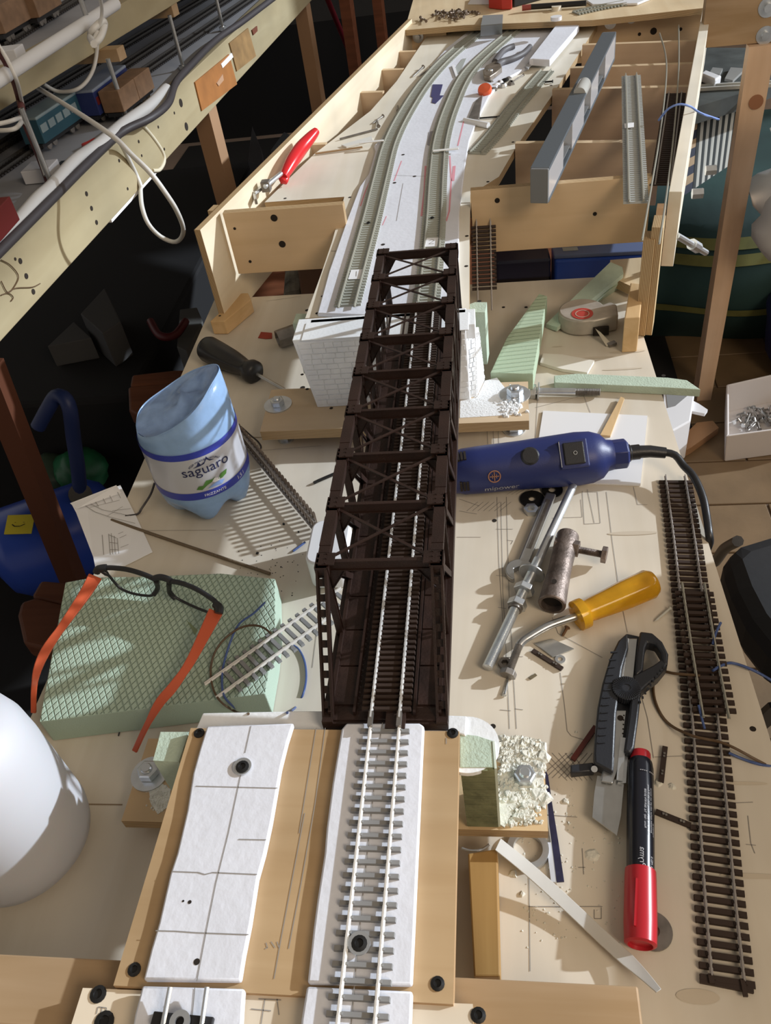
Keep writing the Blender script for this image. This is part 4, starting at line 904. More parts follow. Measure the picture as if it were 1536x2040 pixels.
# --- rotary tool
t = thing('rotary_tool', 'dark blue electric rotary tool with rocker switch and black cord', 'power tool', P(1080, 960, 0)); rt = t
gA, gB = P(893, 943, .0255), P(1220, 906, .0265); ax = gB-gA; Lg = ax.length; un = ax.normalized()
S = .0245
prof = [(0, 0), (.72, .0), (.80, .02), (.84, .06), (.90, .09), (.93, .20), (.95, .45), (1.0, .62), (1.04, .78), (1.0, .87), (.86, .93), (.62, .965), (.58, 1.0), (0, 1.0)]
MB().lathe([(r*S, h*Lg) for r, h in prof], gA, ax, 40, cap=False).done('body', BLUEP, t, smooth=60)
nb_ = gB-un*.001; MB().lathe([(0, 0), (.0135, 0), (.0142, .001), (.0142, .013), (.012, .015), (0, .015)], nb_, ax, 8, cap=False).done('end_collar', BLUEP, t, smooth=True, bevel=.0006)
MB().lathe([(0, 0), (.0085, 0), (.0085, .003), (.0072, .004), (.0072, .012), (0, .012)], nb_+un*.014, ax, 14, cap=False).done('cord_collar', BLACKP, t, smooth=True)
cb_ = nb_+un*.024
MB().tube([cb_, cb_+un*.012-Vector((0, .0005, .0006)), cb_+un*.026-Vector((0, .003, .0025))], lambda i: (.0062, .0058, .0052)[i], 12).done('cord_sleeve', BLACKP, t, smooth=60)
MB().tube(resample([cb_+un*.022-Vector((0, .002, .0018)), cb_+un*.034-Vector((0, .006, .0035)), P(1362, 928, .018), P(1382, 950, .017), P(1400, 990, .013), P(1408, 1030, .0075), P(1412, 1060, .005), P(1414, 1078, -.002), P(1410, 1092, -.03), P(1400, 1110, -.08)], 50), .0035, 10).done('cord', BLACKP, t, smooth=60)
up = Vector((0, 0, 1)); side_ = un.cross(up).normalized(); tocam = (up*.80+side_*.60*(1 if side_.y < 0 else -1)).normalized()
sd2 = un.cross(tocam).normalized()
def onbody(px, lift=.0):
    d = P(px[0], px[1], 0)-Vector((0, 0, HC)); o_ = Vector((0, 0, HC)); best = None
    for k in range(400):
        q = o_+d*(.70+.3*k/400); h = (q-gA).dot(un); r = (q-(gA+un*h)).length
        if r < S*.97: return q+(q-(gA+un*h)).normalized()*lift
    return q
c = onbody((1056, 908), -.002); MB().lathe([(0, 0), (.0085, 0), (.0085, .0045), (.007, .0062), (0, .0062)], c-tocam*.002, tocam, 24, cap=False).done('lock_button', BLACKP, t, smooth=True)
c = onbody((1143, 904), 0); M3 = Matrix((un, sd2, tocam)).transposed()
MB().box(c, (.026, .027, .004), M3).done('switch_frame', BLUEP, t, bevel=.0012); MB().box(c+tocam*.0016, (.019, .021, .004), M3).done('rocker', BLACKP, t, bevel=.0012)
MB().lathe([(.0014, 0), (.0018, 0), (.0018, .0003), (.0014, .0003)], c+tocam*.0036+un*.001-sd2*0, tocam, 16, cap=False).done('switch_mark', ZINC, t)
b = MB(); b.box(c+un*-.0125+tocam*.0023, (.0006, .024, .0006), M3); b.done('switch_trim', ZINC, t)
cl_ = onbody((985, 949), .0004); nl = (cl_-(gA+un*(cl_-gA).dot(un))).normalized()
b = MB(); COP = mat('copper_print', (.35, .17, .10), .5); b.lathe([(.0050, 0), (.0060, 0), (.0060, .0003), (.0050, .0003)], cl_, nl, 28, cap=False); s2 = un.cross(nl); Ml = Matrix((un, s2, nl)).transposed(); b.box(cl_+nl*.0002, (.0008, .0088, .0003), Ml); b.box(cl_+nl*.0002-un*.0018, (.0006, .004, .0003), Ml); b.box(cl_+nl*.0002+un*.0018, (.0006, .004, .0003), Ml); b.box(cl_+nl*.0002, (.0088, .0008, .0003), Ml); b.done('emblem', COP, t)
for hh in (.03, .05, .07):
    for an in (-.5, .9):
        nn_ = (tocam*math.cos(an)+sd2*math.sin(an)); MB().box(gA+un*(Lg*hh+.006)+nn_*(S*.88), (.0022, .010, .003), Matrix((un, un.cross(nn_), nn_)).transposed()).done('vent_slot', HOLE, t)
tx = textmesh('mipower', .0090); c2_ = onbody((1000, 973), .0006)
def f_(c): 
    ang0 = math.atan2((c2_-gA).dot(sd2), (c2_-gA).dot(tocam)); h0 = (c2_-gA).dot(un)
    y = c.y; a = ang0-y/(S*.93)*(-1 if False else 1); n_ = tocam*math.cos(a)+sd2*math.sin(a); return gA+un*(h0+c.x)+n_*(S*.945)
sgn = 1 if P(1000, 960, .02).y > P(1000, 990, .02).y else -1
if sd2.y > 0: 
    f0 = f_; f_ = lambda c: f0(Vector((c.x, -c.y, 0)))
putmesh(tx, 'lettering', ZINC, t, f_)
# --- washers and nut near the tool
def ring(name, label, px, z, ro, ri, h, m, n=32, group=None, rn=None):
    c = P(*px, z); t = thing(name, label, 'washer' if n > 10 else 'nut', c-Vector((0, 0, z*0)), group); b = MB(); b.lathe([(ri, 0), (ro, 0), (ro, h), (ri, h), (ri, 0)], c+Vector((0, 0, .0004)), n=n, cap=False); b.done('ring', m, t, smooth=True); return t
ring('washer', 'large black washer on the table under the rotary tool', (1060, 996), 0, .0115, .0032, .0014, BLACKM)
ring('washer', 'black washer half hidden beneath the blue rotary tool', (1100, 978), 0, .0100, .0035, .0014, BLACKM)
ring('nut', 'shiny hexagon nut beside the black washer', (1058, 1020), 0, .0068, .0040, .0050, ZINC, n=6)
ring('washer', 'tiny zinc washer beside the grey blade', (1116, 1315), 0, .0040, .0020, .0010, ZINC)
rg = ring('bearing_ring', 'polished steel ring lying below the near foot board', (1052, 1696), 0, .0135, .0095, .0045, ZINC); rg['category'] = 'ring'
# --- open-end wrench
SP = thing('open_wrench', 'steel open-end wrench lying beside the threaded rod', 'wrench', P(1060, 1090, 0))
wa, wb = P(1098, 985, .004), P(1040, 1128, .004); u = (wb-wa).normalized(); s_ = u.cross(Vector((0, 0, 1)))
b = MB(); b.bar(wa, wb-u*.004, .0095, .0046); b.done('handle', STEEL, SP, bevel=.0012)
b = MB(); b.bar(wa+u*.01+Vector((0, 0, .0022)), wb-u*.02+Vector((0, 0, .0022)), .0045, .0006); b.done('panel_recess', DSTEEL, SP, bevel=.0003)
c = wb+u*.006; A0 = math.atan2(u.y, u.x)+R(22); pts = []
for k in range(25): a = A0+R(34)+R(292)*k/24; pts.append((c.x+.0125*math.cos(a), c.y+.0125*math.sin(a)))
d_ = Vector((math.cos(A0), math.sin(A0))); e_ = Vector((-d_.y, d_.x))
pts += [(c.x+d_.x*.010-e_.x*.0055, c.y+d_.y*.010-e_.y*.0055), (c.x-d_.x*.002-e_.x*.0055, c.y-d_.y*.002-e_.y*.0055), (c.x-d_.x*.004, c.y-d_.y*.004), (c.x-d_.x*.002+e_.x*.0055, c.y-d_.y*.002+e_.y*.0055), (c.x+d_.x*.010+e_.x*.0055, c.y+d_.y*.010+e_.y*.0055)]
MB().prism(pts, .0008, .0062).done('jaw', STEEL, SP, bevel=.0006)
# --- threaded rod with nuts
ta, tb_ = P(1142, 968, .012), P(970, 1332, .0052); tr = thing('threaded_rod', 'long zinc threaded rod with washer and two nuts, lower end on the table', 'rod', P(1030, 1215, 0)); ax = tb_-ta; u = ax.normalized()
MB().cyl(ta, ta+ax*.45, .0038, 16).done('rod', ZINC, tr, smooth=True)
prof = []; h = 0; Lr = ax.length*.55
while h < Lr: prof += [(.0044, h), (.0037, h+.0006)]; h += .0012
MB().lathe(prof, ta+ax*.45, ax, 14).done('thread', ZINC, tr, smooth=80)
at_ = lambda y: ta+ax*((y-968)/(1332-968))
def nutat(y, ro, h, n=6, nm='nut', m=ZINC): return MB().lathe([(.004, 0), (ro, 0), (ro, h), (.004, h)], at_(y), ax, n, cap=False).done(nm, m, tr, smooth=True, bevel=.0004)
nutat(1158, .0115, .0014, 24, 'washer'); nutat(1186, .0088, .0055); nutat(1214, .0082, .006); nutat(1212, .006, .010, 16, 'collar', DSTEEL)
# --- tubular box spanner with bolt handle
RUST = mat('tube_rust', (.20, .16, .14), .5, .7, var=.45, vs=60, bump=.5, bs=400)
ba, bb = P(1131, 1068, .0115), P(1099, 1205, .0115); tt = thing('box_spanner', 'rusty tubular box spanner with a bolt through it as handle', 'spanner', P(1110, 1150, 0)); ax = bb-ba; L_ = ax.length
MB().lathe([(.0, .002), (.0062, .002), (.0070, 0), (.0098, 0), (.0102, .002), (.0096, L_*.5), (.0104, L_*.75), (.0114, L_-.001), (.0108, L_), (.0088, L_), (.0084, L_-.02), (0, L_-.02)], ba, ax, 28, cap=False).done('tube', RUST, tt, smooth=True)
MB().lathe([(0, 0), (.0086, 0)], bb-ax.normalized()*.006, ax, 12, cap=False).done('bore', HOLE, tt)
pa_, pb_ = P(1104, 1086, .013), P(1208, 1106, .012); ax2 = pb_-pa_
prof = []; h = 0
while h < ax2.length*.985: prof += [(.0033, h), (.0028, h+.0005)]; h += .001
MB().lathe(prof, pa_, ax2, 12).done('bolt_thread', RUST, tt, smooth=80); MB().lathe([(.003, 0), (.0065, 0), (.0065, .005), (.003, .005)], pa_, ax2, 6, cap=False).lathe([(.003, 0), (.0072, 0), (.0072, .0055), (.003, .0055)], P(1148, 1093, .0125)-ax2.normalized()*.003, ax2, 6, cap=False).done('nut', RUST, tt, bevel=.0004); MB().lathe([(0, 0), (.0074, 0), (.0074, .0045), (0, .0045)], pb_-ax2.normalized()*.004, ax2, 6, cap=False).done('bolt_head', RUST, tt, bevel=.0005)
MB().lathe([(0, 0), (.0022, 0)], P(1104, 1158, .0232), (0, -.3, 1), 12, cap=False).done('side_hole', HOLE, tt)
# --- yellow screwdriver with bent shaft
YEL = mat('amber', (.78, .42, .025), .12, trans=.45, ior=1.4, var=.12, vs=60)
A, B_ = P(1306, 1158, .0125), P(1147, 1228, .0105); t = thing('bent_screwdriver', 'screwdriver with amber fluted handle and bent steel shaft', 'screwdriver', P(1220, 1200, 0)); ax = B_-A; Lh = ax.length
fl_ = lambda r, h, a: (r*(1-.09*(.5+.5*math.cos(6*a))*(1 if .14*Lh < h < .80*Lh else 0)), h)
MB().lathe([(r*.0128, h*Lh) for r, h in [(0, -.01), (.45, 0), (.8, .03), (.98, .09), (1, .16), (.97, .4), (.85, .65), (.74, .80), (.70, .86), (.72, .88), (.98, .89), (1.0, .93), (.98, .99), (.7, 1.0), (0, 1.0)]], A, ax, 48, cap=False, wob=fl_).done('handle', YEL, t, smooth=60)
MB().tube(resample([B_-ax.normalized()*.01, B_, P(1095, 1246, .011), P(1052, 1270, .010), P(1038, 1281, .0095), P(1032, 1292, .008)], 30), .0032, 12).done('shaft', STEEL, t, smooth=60)
bt = thing('bolt', 'dark screw bolt with hexagon head standing against the bent screwdriver tip', 'bolt', P(1010, 1335, 0)); A, B_ = P(1034, 1286, .010), P(1015, 1336, .006); ax = B_-A; prof = []; h = 0
while h < ax.length: prof += [(.0032, h), (.0026, h+.0005)]; h += .001
MB().lathe(prof, A, ax, 12).done('thread', DSTEEL, bt, smooth=80); MB().lathe([(0, 0), (.0062, 0), (.0066, .001), (.0066, .005), (0, .005)], B_, ax, 6, cap=False).done('head', DSTEEL, bt, bevel=.0004)
ring('nut', 'dull nut lying behind the dark bolt head', (1006, 1326), 0, .0055, .003, .004, DSTEEL, n=6)
def pin(label, a, c, r=.0010, head=.0022, m=STEEL, cat='screw', name='screw', group=None, z=None, zb=None):
    z = z if z is not None else head+.0002; A, B_ = P(*a, z), P(*c, zb if zb is not None else z-head+r); t = thing(name, label, cat, A, group); ax = B_-A
    MB().lathe([(r, 0), (r*.95, ax.length*.85), (r*.2, ax.length)], A, ax, 8).done('shank', m, t, smooth=True); MB().lathe([(0, -.0006), (head*.9, -.0004), (head, 0), (r, .0012)], A, ax, 12, cap=False).done('head', m, t, smooth=True); return t
pin('small bright pin with a round head below the dark bolt', (1005, 1385), (1013, 1350), .0009, .0017, cat='pin', name='pin')
pin('small rusty brown screw below the amber screwdriver', (1130, 1250), (1120, 1268), .0012, .0026, mat('rust2', (.15, .08, .04), .6, .3))
pin('thin nail with a plaster crumb left of the loose track', (1335, 1212), (1304, 1238), .0010, .0020, mat('plstr', (.5, .5, .45), .8), 'nail', 'nail')
o = pxprism([(1064, 1281), (1100, 1272), (1144, 1292), (1101, 1309)], .0008, .0018).done('blade_piece', STEEL, bevel=.0003); tag(o, 'grey rhombic steel blade fragment on the table below the amber screwdriver', 'blade')
o = pxprism([(1053, 1350), (1066, 1341), (1070, 1345), (1058, 1353)], .0004, .0012).done('wood_chip', mat('chip2', (.15, .12, .07), .8)); tag(o, 'tiny brown wood chip below the black sleeper strip', 'chip')
# --- utility knife
kn = thing('utility_knife', 'black snap-off utility knife with silver blade guide and thumb wheel', 'knife', P(1240, 1400, 0))
KB = mat('knife_black', (.022, .024, .030), .4, bump=.15, bs=600)
out = [(1250, 1259), (1232, 1275), (1215, 1310), (1200, 1360), (1190, 1410), (1185, 1460), (1183, 1500), (1184, 1520), (1222, 1538), (1228, 1420), (1240, 1330), (1252, 1290)]
pxprism(out, .0045, .0150, .015).done('left_grip', KB, kn, bevel=.0015, smooth=60)
outr = [(1275, 1257), (1300, 1260), (1320, 1278), (1332, 1302), (1330, 1325), (1312, 1345), (1290, 1362), (1278, 1375), (1272, 1430), (1264, 1488), (1256, 1500), (1243, 1495), (1252, 1430), (1262, 1345), (1268, 1300)]
b = MB(); # ring handle with hole, built as strips
ho = [(1290, 1282), (1304, 1280), (1315, 1292), (1312, 1308), (1300, 1320), (1285, 1334), (1284, 1310)]
pxprism([(1275, 1257), (1300, 1260), (1320, 1278), (1332, 1302), (1330, 1325), (1320, 1322), (1317, 1300), (1306, 1282), (1290, 1278), (1286, 1290), (1281, 1335), (1266, 1345), (1268, 1300)], .0045, .0155, .0155).done('tail_loop', KB, kn, bevel=.0015, smooth=60)
pxprism([(1330, 1325), (1312, 1347), (1290, 1364), (1278, 1375), (1272, 1430), (1264, 1488), (1256, 1500), (1243, 1495), (1252, 1430), (1262, 1345), (1281, 1335), (1302, 1324), (1318, 1312)], .0045, .0155, .0155).done('right_grip', KB, kn, bevel=.0015, smooth=60)
pxprism([(1248, 1262), (1276, 1268), (1272, 1320), (1262, 1370), (1254, 1440), (1246, 1480), (1240, 1520), (1190, 1530), (1205, 1440), (1228, 1340)], .002, .0085, .0085).done('inner_body', KB, kn, bevel=.0006)
pxprism([(1249, 1272), (1270, 1272), (1262, 1350), (1240, 1350)], .0085, .0105, .0105).done('blade_guide', STEEL, kn, bevel=.0004); MB().bar(P(1250, 1272, .0112), P(1238, 1352, .0112), .0022, .0016).done('guide_rail', ZINC, kn, bevel=.0004)
pxprism([(1222, 1415), (1248, 1415), (1244, 1450), (1236, 1520), (1220, 1560), (1198, 1556), (1210, 1490)], .0085, .0105, .0105).done('blade_guide', STEEL, kn, bevel=.0004)
MB().bar(P(1218, 1428, .0112), P(1206, 1510, .0112), .0016, .0014).done('guide_rail', ZINC, kn); MB().bar(P(1242, 1470, .0112), P(1234, 1555, .0112), .004, .0010).done('guide_rail', ZINC, kn)
for i in range(14):
    y = 1425+i*9; MB().disc(P(1243-(y-1425)*.06, y, .0107), .0006, 6).done('blade_notch', HOLE, kn)
hole(kn, (1236, 1430), .0106, .0022, 'pin_hole')
wc = P(1248, 1373, .0145); b = MB(); pts = []
for k in range(72): a = 2*math.pi*k/72; r = .0105 if k % 2 else .0098; pts.append((wc.x+r*math.cos(a), wc.y+r*math.sin(a)))
b.prism(pts, .0100, .0165); b.done('thumb_wheel', KB, kn, bevel=.0003)
b = MB()
for k in range(36): a = 2*math.pi*k/36; b.bar(wc+Vector((math.cos(a)*.003, math.sin(a)*.003, .0022)), wc+Vector((math.cos(a)*.0096, math.sin(a)*.0096, .0022)), .0004, .0006)
b.done('wheel_ribs', KB, kn)['kind'] = 'stuff'
for i in range(13):
    y = 1300+i*15; x = 1219-(y-1300)*.19+((y-1300)/195.)**2*11; MB().bar(P(x-3, y, .0153), P(x+11, y-1, .0153), .0011, .0010).done('grip_rib', KB, kn)
for i in range(10):
    x, y = 1322-i*5.2, 1330+i*6+(i*i*.18); MB().box(P(x, y, .0156), (.0012, .0018, .0012)).done('grip_rib', KB, kn)
MB().prism([P(x, y, .008).xy for x, y in ((1136, 1526), (1182, 1521), (1184, 1538), (1137, 1543))], .003, .010).done('guard', KB, kn, bevel=.001, smooth=60); MB().cyl(P(1184, 1532, .010), P(1184, 1532, .0125), .0022, 14).done('rivet', ZINC, kn, smooth=True)
MB().prism([P(x, y, .0078).xy for x, y in ((1190, 1545), (1235, 1555), (1243, 1560), (1237, 1625), (1229, 1664), (1180, 1628), (1184, 1580))], .0068, .0078).done('blade', STEEL, kn)
MB().prism([P(x, y, .009).xy for x, y in ((1212, 1520), (1222, 1510), (1210, 1560), (1197, 1552), (1200, 1535))], .0078, .0092).prism([P(x, y, .009).xy for x, y in ((1243, 1500), (1252, 1500), (1248, 1560), (1230, 1560), (1236, 1520))], .0078, .0092).done('front_clip', ZINC, kn, bevel=.0003)
# --- marker
mk = thing('marker_pen', 'fat black permanent marker with red cap and red end plug', 'marker', P(1278, 1700, 0))
mA, mB = P(1276, 1500, .0088), P(1276, 1884, .0098); ax = mB-mA; Lm = ax.length; u = ax.normalized(); fcap = .66
MB().lathe([(0, -.0), (.0064, 0), (.0068, .001), (.0068, .008)], mA, ax, 32, cap=False).done('end_plug', REDP, mk, smooth=True)
MB().lathe([(.0070, .006), (.0078, .0075), (.0085, .012), (.0088, Lm*fcap*.6), (.0085, Lm*fcap)], mA, ax, 36, cap=False).done('barrel', mat('marker_black', (.012, .013, .02), .22), mk, smooth=True)
MB().lathe([(.0085, Lm*fcap-.001), (.0094, Lm*fcap-.001), (.0096, Lm*fcap+.004), (.0098, Lm*.9), (.0094, Lm-.001), (.0078, Lm), (.0072, Lm), (.0068, Lm-.002), (.0, Lm-.002)], mA, ax, 36, cap=False).done('cap', REDP, mk, smooth=True)
cm = mA+u*(Lm*.86)+Vector((0, 0, .0085)); MB().bar(mA+u*(Lm*.72)+Vector((-.003, 0, .0093)), mA+u*(Lm*.94)+Vector((-.004, 0, .0093)), .0012, .0012).done('cap_rib', REDP, mk)
up = Vector((0, 0, 1)); sdm = u.cross(up).normalized()
def onm(h0, ang0, rr=.0089):
    def f(c): 
        a = ang0+c.y/rr; n_ = up*math.cos(a)+sdm*(-math.sin(a)); return mA+u*(h0-c.x)+n_*(rr+.0002)
    return f
LM = mat('print_grey', (.45, .45, .48), .6)
for s_, h0, a0, sz in (('permanent marker solo per uso esterno', .045, .75, .0019), ('DC srl, Via Appia Nuova, 359 - 00179 Roma', .045, .50, .0019), ('Roma - Italy  Tel. 06/91974 201508', .045, .25, .0019), ('Importato da', .058, .95, .0017), ('Cod. MD-5', .081, .75, .0022), ('Pryma', .078, .05, .0050), ('-    Inchiostro    -', .018, .4, .0019)):
    f = onm(h0, a0)
    if s_.startswith('-'):
        f = (lambda h0: lambda c: (lambda a: mA+u*(h0-c.y)+(up*math.cos(a)+sdm*(-math.sin(a)))*.0091)(.5-c.x/.0089*-1))(h0)
        b = MB()
        for k in range(9):
            if k in (4,): continue
            b.box(f(Vector((-.005+k*.00125, 0, 0))), (.0008, .0004, .0003))
        b.done('print_line', LM, mk); continue
    putmesh(textmesh(s_, sz), 'lettering', LM, mk, f)
ring('washer', 'dark steel washer half hidden under the marker cap', (1300, 1856), 0, .0115, .004, .0015, DSTEEL)
# --- zip tie
b = MB(); pts = resample([P(992, 1683, .028), P(1050, 1730, .016), P(1120, 1793, .008), P(1200, 1868, .005), P(1270, 1932, .008), P(1312, 1975, .016)], 40)
prev = None
for i, p in enumerate(pts):
    t_ = (pts[min(i+1, 39)]-pts[max(0, i-1)]).normalized(); s_ = t_.cross(Vector((0, 0, 1))).normalized(); k = .0042 if i < 31 else .0042-.0024*(i-31)/8
    r4 = [b.bm.verts.new(p+s_*a+Vector((0, 0, c))) for a, c in ((-k, 0), (k, 0), (k, .0012), (-k, .0012))]
    if prev:
        for j in range(4): b.face([prev[j], prev[(j+1) % 4], r4[(j+1) % 4], r4[j]])
    else: b.face(r4[::-1])
    prev = r4
b.face(prev); tag(b.done('zip_tie', mat('nylon', (.66, .65, .62), .35, trans=.25, ior=1.2), bevel=.0003, smooth=60), 'long translucent white zip tie lying from the foot board to the lower right', 'zip tie')
# --- blue strip with white backing under foot board
o = pxprism([(1086, 1532), (1092, 1545), (1100, 1600), (1113, 1680), (1124, 1756), (1109, 1757), (1102, 1700), (1094, 1640)], .002, .0032).done('dark_strip', mat('dark_blue_strip', (.02, .018, .05), .5, var=.3, vs=200)); tag(o, 'dark blue plastic strip beside the near foot board', 'strip')
o = pxprism([(1088, 1678), (1098, 1678), (1108, 1757), (1098, 1757)], .0006, .003).done('white_strip', mat('white_strip', (.55, .57, .62), .6)); tag(o, 'white plastic strip next to the dark blue strip', 'strip')
wire('steel_ring', 'thin steel ring poking out under the right foam block of the near abutment', [(920, 1690, .02), (940, 1695, .02), (960, 1692, .02), (975, 1682, .022)], .0008, ZINC, cat='ring')
# --- far table: foam wedges, tape measure, bolt, papers
wd_ = thing('foam_wedge', 'big green foam wedge leaning across the far foot board', 'foam wedge', P(1040, 690, 0))
b = MB(); z = .026
q = [P(x, y, zz) for x, y, zz in ((977, 742, .034), (1062, 745, .034), (1090, 590, .026), (1074, 585, .026), (1010, 672, .030))]
b.plate(q, (0, 0, -1), .020); b.done('wedge', FOAMGL, wd_, bevel=.0006)
wd2 = thing('foam_wedge', 'long grey green foam wedge lying behind the tape measure', 'foam wedge', P(1170, 600, 0))
b = MB(); b.plate([P(x, y, zz) for x, y, zz in ((1088, 645, .006), (1216, 522, .030), (1240, 532, .030), (1242, 545, .030), (1110, 652, .008))], (0, 0, -1), .0055); b.hexa([P(1115, 652, .0), P(1234, 575, .0), P(1243, 545, .0), P(1100, 640, .0), P(1112, 648, .008), P(1237, 562, .014), P(1241, 540, .029), P(1100, 640, .006)]); b.done('wedge', FOAMGS, wd2)
wd3 = thing('foam_scrap', 'thin pale green foam strip lying across the right table edge', 'foam scrap', P(1240, 765, 0))
pxprism([(1104, 748), (1150, 744), (1330, 752), (1368, 757), (1396, 776), (1330, 772), (1200, 766), (1105, 762)], .0006, .010, .010).done('strip', FOAMGS, wd3, bevel=.0006)
o = pxprism([(1076, 722), (1082, 704), (1120, 706), (1184, 718), (1170, 742), (1120, 735)], .0006, .0045).done('white_card', mat('white_wood', (.74, .70, .62), .7)); tag(o, 'pale card scrap beside the green foam wedge', 'card')
tm_ = thing('tape_measure', 'old round tape measure with red emblem and broken case', 'tape measure', P(1155, 650, 0))
TMM = mat('tape_case', (.42, .38, .33), .4, .3, var=.15, vs=60); c = P(1158, 648, 0); pts = [(c.x+.026*math.cos(a)*1.05, c.y+.026*math.sin(a)) for a in [R(20+k*12) for k in range(23)]]+[(c.x+.012, c.y-.026), (c.x+.040, c.y-.018), (c.x+.041, c.y+.006), (c.x+.034, c.y+.014)]
b = MB(); b.prism(pts, .001, .0215); b.done('case', TMM, tm_, bevel=.002, smooth=60)
MB().lathe([(0, 0), (.0125, 0), (.0125, .0004), (0, .0004)], P(1160, 625, .0217), n=28, cap=False).done('emblem', mat('red_emblem', (.42, .05, .04), .4), tm_)
MB().lathe([(.0072, 0), (.0082, 0), (.0082, .0003), (.0072, .0003)], P(1160, 625, .0222), n=24, cap=False).done('emblem_ring', mat('emb2', (.5, .35, .28), .4), tm_)
MB().box(c+Vector((.020, -.0265, .007)), (.018, .004, .010)).done('case_gap', HOLE, tm_); b = MB(); b.plate([P(1186, 655, .014), P(1196, 662, .012), P(1222, 688, .001), P(1208, 690, .001)], (0, 0, 1), .0004); b.done('tape', mat('tape_m', (.50, .45, .36), .5), tm_); MB().bar(P(1212, 688, .002), P(1226, 682, .003), .006, .003).done('tape_hook', DSTEEL, tm_)
bb_ = thing('hexagon_bolt', 'long zinc hexagon bolt lying right of the far foot board', 'bolt', P(1120, 780, 0)); A, B_ = P(1066, 780, .0065), P(1197, 781, .0065); ax = B_-A
MB().cyl(A, A+ax*.62, .0042, 16).done('shank', ZINC, bb_, smooth=True); prof = []; h = 0
while h < ax.length*.38: prof += [(.0042, h), (.0035, h+.0006)]; h += .0012
MB().lathe(prof, A+ax*.62, ax, 14).done('thread', DSTEEL, bb_, smooth=80); MB().lathe([(0, 0), (.0082, 0), (.0082, .006), (0, .006)], A-ax.normalized()*.005, ax, 6, cap=False).done('head', ZINC, bb_, bevel=.0005); MB().lathe([(.004, 0), (.010, 0), (.010, .0014), (.004, .0014)], A+ax.normalized()*.003, ax, 24, cap=False).done('washer', ZINC, bb_, smooth=True)
o = pxprism([(1082, 818), (1290, 828), (1276, 966), (1060, 958)], .0004, .0020).done('white_sheet', mat('white_sheet', (.74, .75, .78), .6)); tag(o, 'white plastic sheet lying under the blue rotary tool', 'sheet')
o = pxprism([(1196, 866), (1237, 790), (1244, 793), (1216, 868)], .0022, .0045).done('pine_stick', PINEY); tag(o, 'flat pale wooden stick leaning over the white sheet', 'stick')
# dark crumbs left of bridge
b = MB(); random.seed(4)
for x, y, r in ((565, 1044, .0020), (513, 1103, .0017), (595, 1060, .001), (560, 1130, .0008)): lump(b, P(x, y, 0), r, .0012)
for i in range(46): lump(b, P(random.gauss(560, 40), random.gauss(1125, 25), 0), .0004+.0004*random.random(), .0003)
tag(b.done('dark_crumbs', mat('crumb', (.03, .03, .03), .8)), 'tiny dark crumbs on the table left of the bridge', 'crumbs', kind='stuff')
# --- track ladder leaning against the far frame beside the bridge, loose rails
la = [P(980, 618, .002), P(958, 384, .118)]
track('model_track', 'brown sleeper track end leaning upright against the front board beside the bridge', [P(966, 620, .004), P(962, 384, .112)], .0050, SLB, RAILD, up=(0, -.8, .6), skip=lambda i, n: not (.17 < i/n < .70), gauge=.0174, ln=.031)
# --- black clips at bottom left strip
cl = thing('track_piece', 'short rails in black clips with a washer at the bottom edge of the photo', 'railway track', P(360, 2010, .111))
for x0, x1 in ((336, 322), (409, 400)): MB().sweep([P(x0+4, 1966, .1165), P(x1, 2060, .1110)], (0, 0, 1), RPROF).done('rail', ZINC, cl)
MB().bar(P(304, 2030, .1112), P(424, 2042, .1112), .0062, .0030).done('clip_bar', BLACKP, cl, bevel=.0006)
MB().lathe([(.0022, 0), (.0050, 0), (.0050, .0012), (.0022, .0012)], P(359, 2036, .1135), n=24, cap=False).done('washer', ZINC, cl, smooth=True)
# ---------------------------------------------------------------- far deck details
pd = lambda lab, a, c, r=.0011, h=.0026, m=DSTEEL, z=.105: pin(lab, a, c, r, h, m, z=z+h+.0003, zb=z+r+.0002)
pd('left one of two dark screws lying on the far deck board', (843, 133), (822, 153), .0016, .0034)
pd('right one of two dark screws lying on the far deck board', (858, 136), (834, 152), .0014, .0032)
pd('dark screw lying tilted above the pencil on the far deck board', (763, 231), (742, 246), .0014, .003)
pd('dark screw standing on its head beside the tip of the pencil', (754, 251), (751, 238), .0014, .0032)
pd('dark screw standing at the edge of the left curved track', (793, 221), (792, 209), .0014, .003)
pd('dark screw lying right of the debris pile', (1043, 149), (1024, 161), .0011, .0022)
pd('black screw lying across the right edge of the far deck board', (1101, 162), (1079, 164), .0014, .0028, BLACKM)
wire('thin_stick', 'thin dark stick like a pencil lying on the far deck board', [(677, 277, .107), (752, 257, .107)], .0016, DSTEEL, cat='stick')
wire('short_tube', 'short white tube lying beside the spare grey track', [(925, 240, .1095), (973, 250, .1095)], .0042, mat('tube_white', (.8, .82, .84), .3), cat='tube', seg=14)
wire('dark_stick', 'short dark stick between white tube and spare grey track', [(948, 236, .107), (996, 232, .107)], .0013, BLACKM, cat='stick')
o = pxprism([(948, 200), (962, 188), (954, 236), (932, 238)], .1055, .112).done('drill_bit', DSTEEL, bevel=.001); tag(o, 'shiny grey drill bit lying left of the spare grey track', 'drill bit')
SPR = [(948, 308), (985, 268), (1030, 210), (1088, 143)]
track('model_track', 'spare length of grey track lying on the far deck board beside the level', [P(x, y, .1055) for x, y in SPR], .0062, SLC, RAILG, kind='concrete', ln=.029, wd=.0034, rext=(0, 0), rscale=1.15)
oc = thing('orange_cap', 'round orange cap lying by the pliers', 'cap', P(967, 174, .1055)); c = P(967, 174, .117)
MB().lathe([(0, 0), (.006, 0), (.0105, .003), (.0115, .008), (.0100, .0115), (.0, .012)], c+Vector((0, -.004, -.008)), (-.15, -.5, 1), 28, cap=False).done('cap', mat('orange_cap', (.75, .13, .05), .35), oc, smooth=60)
random.seed(31)
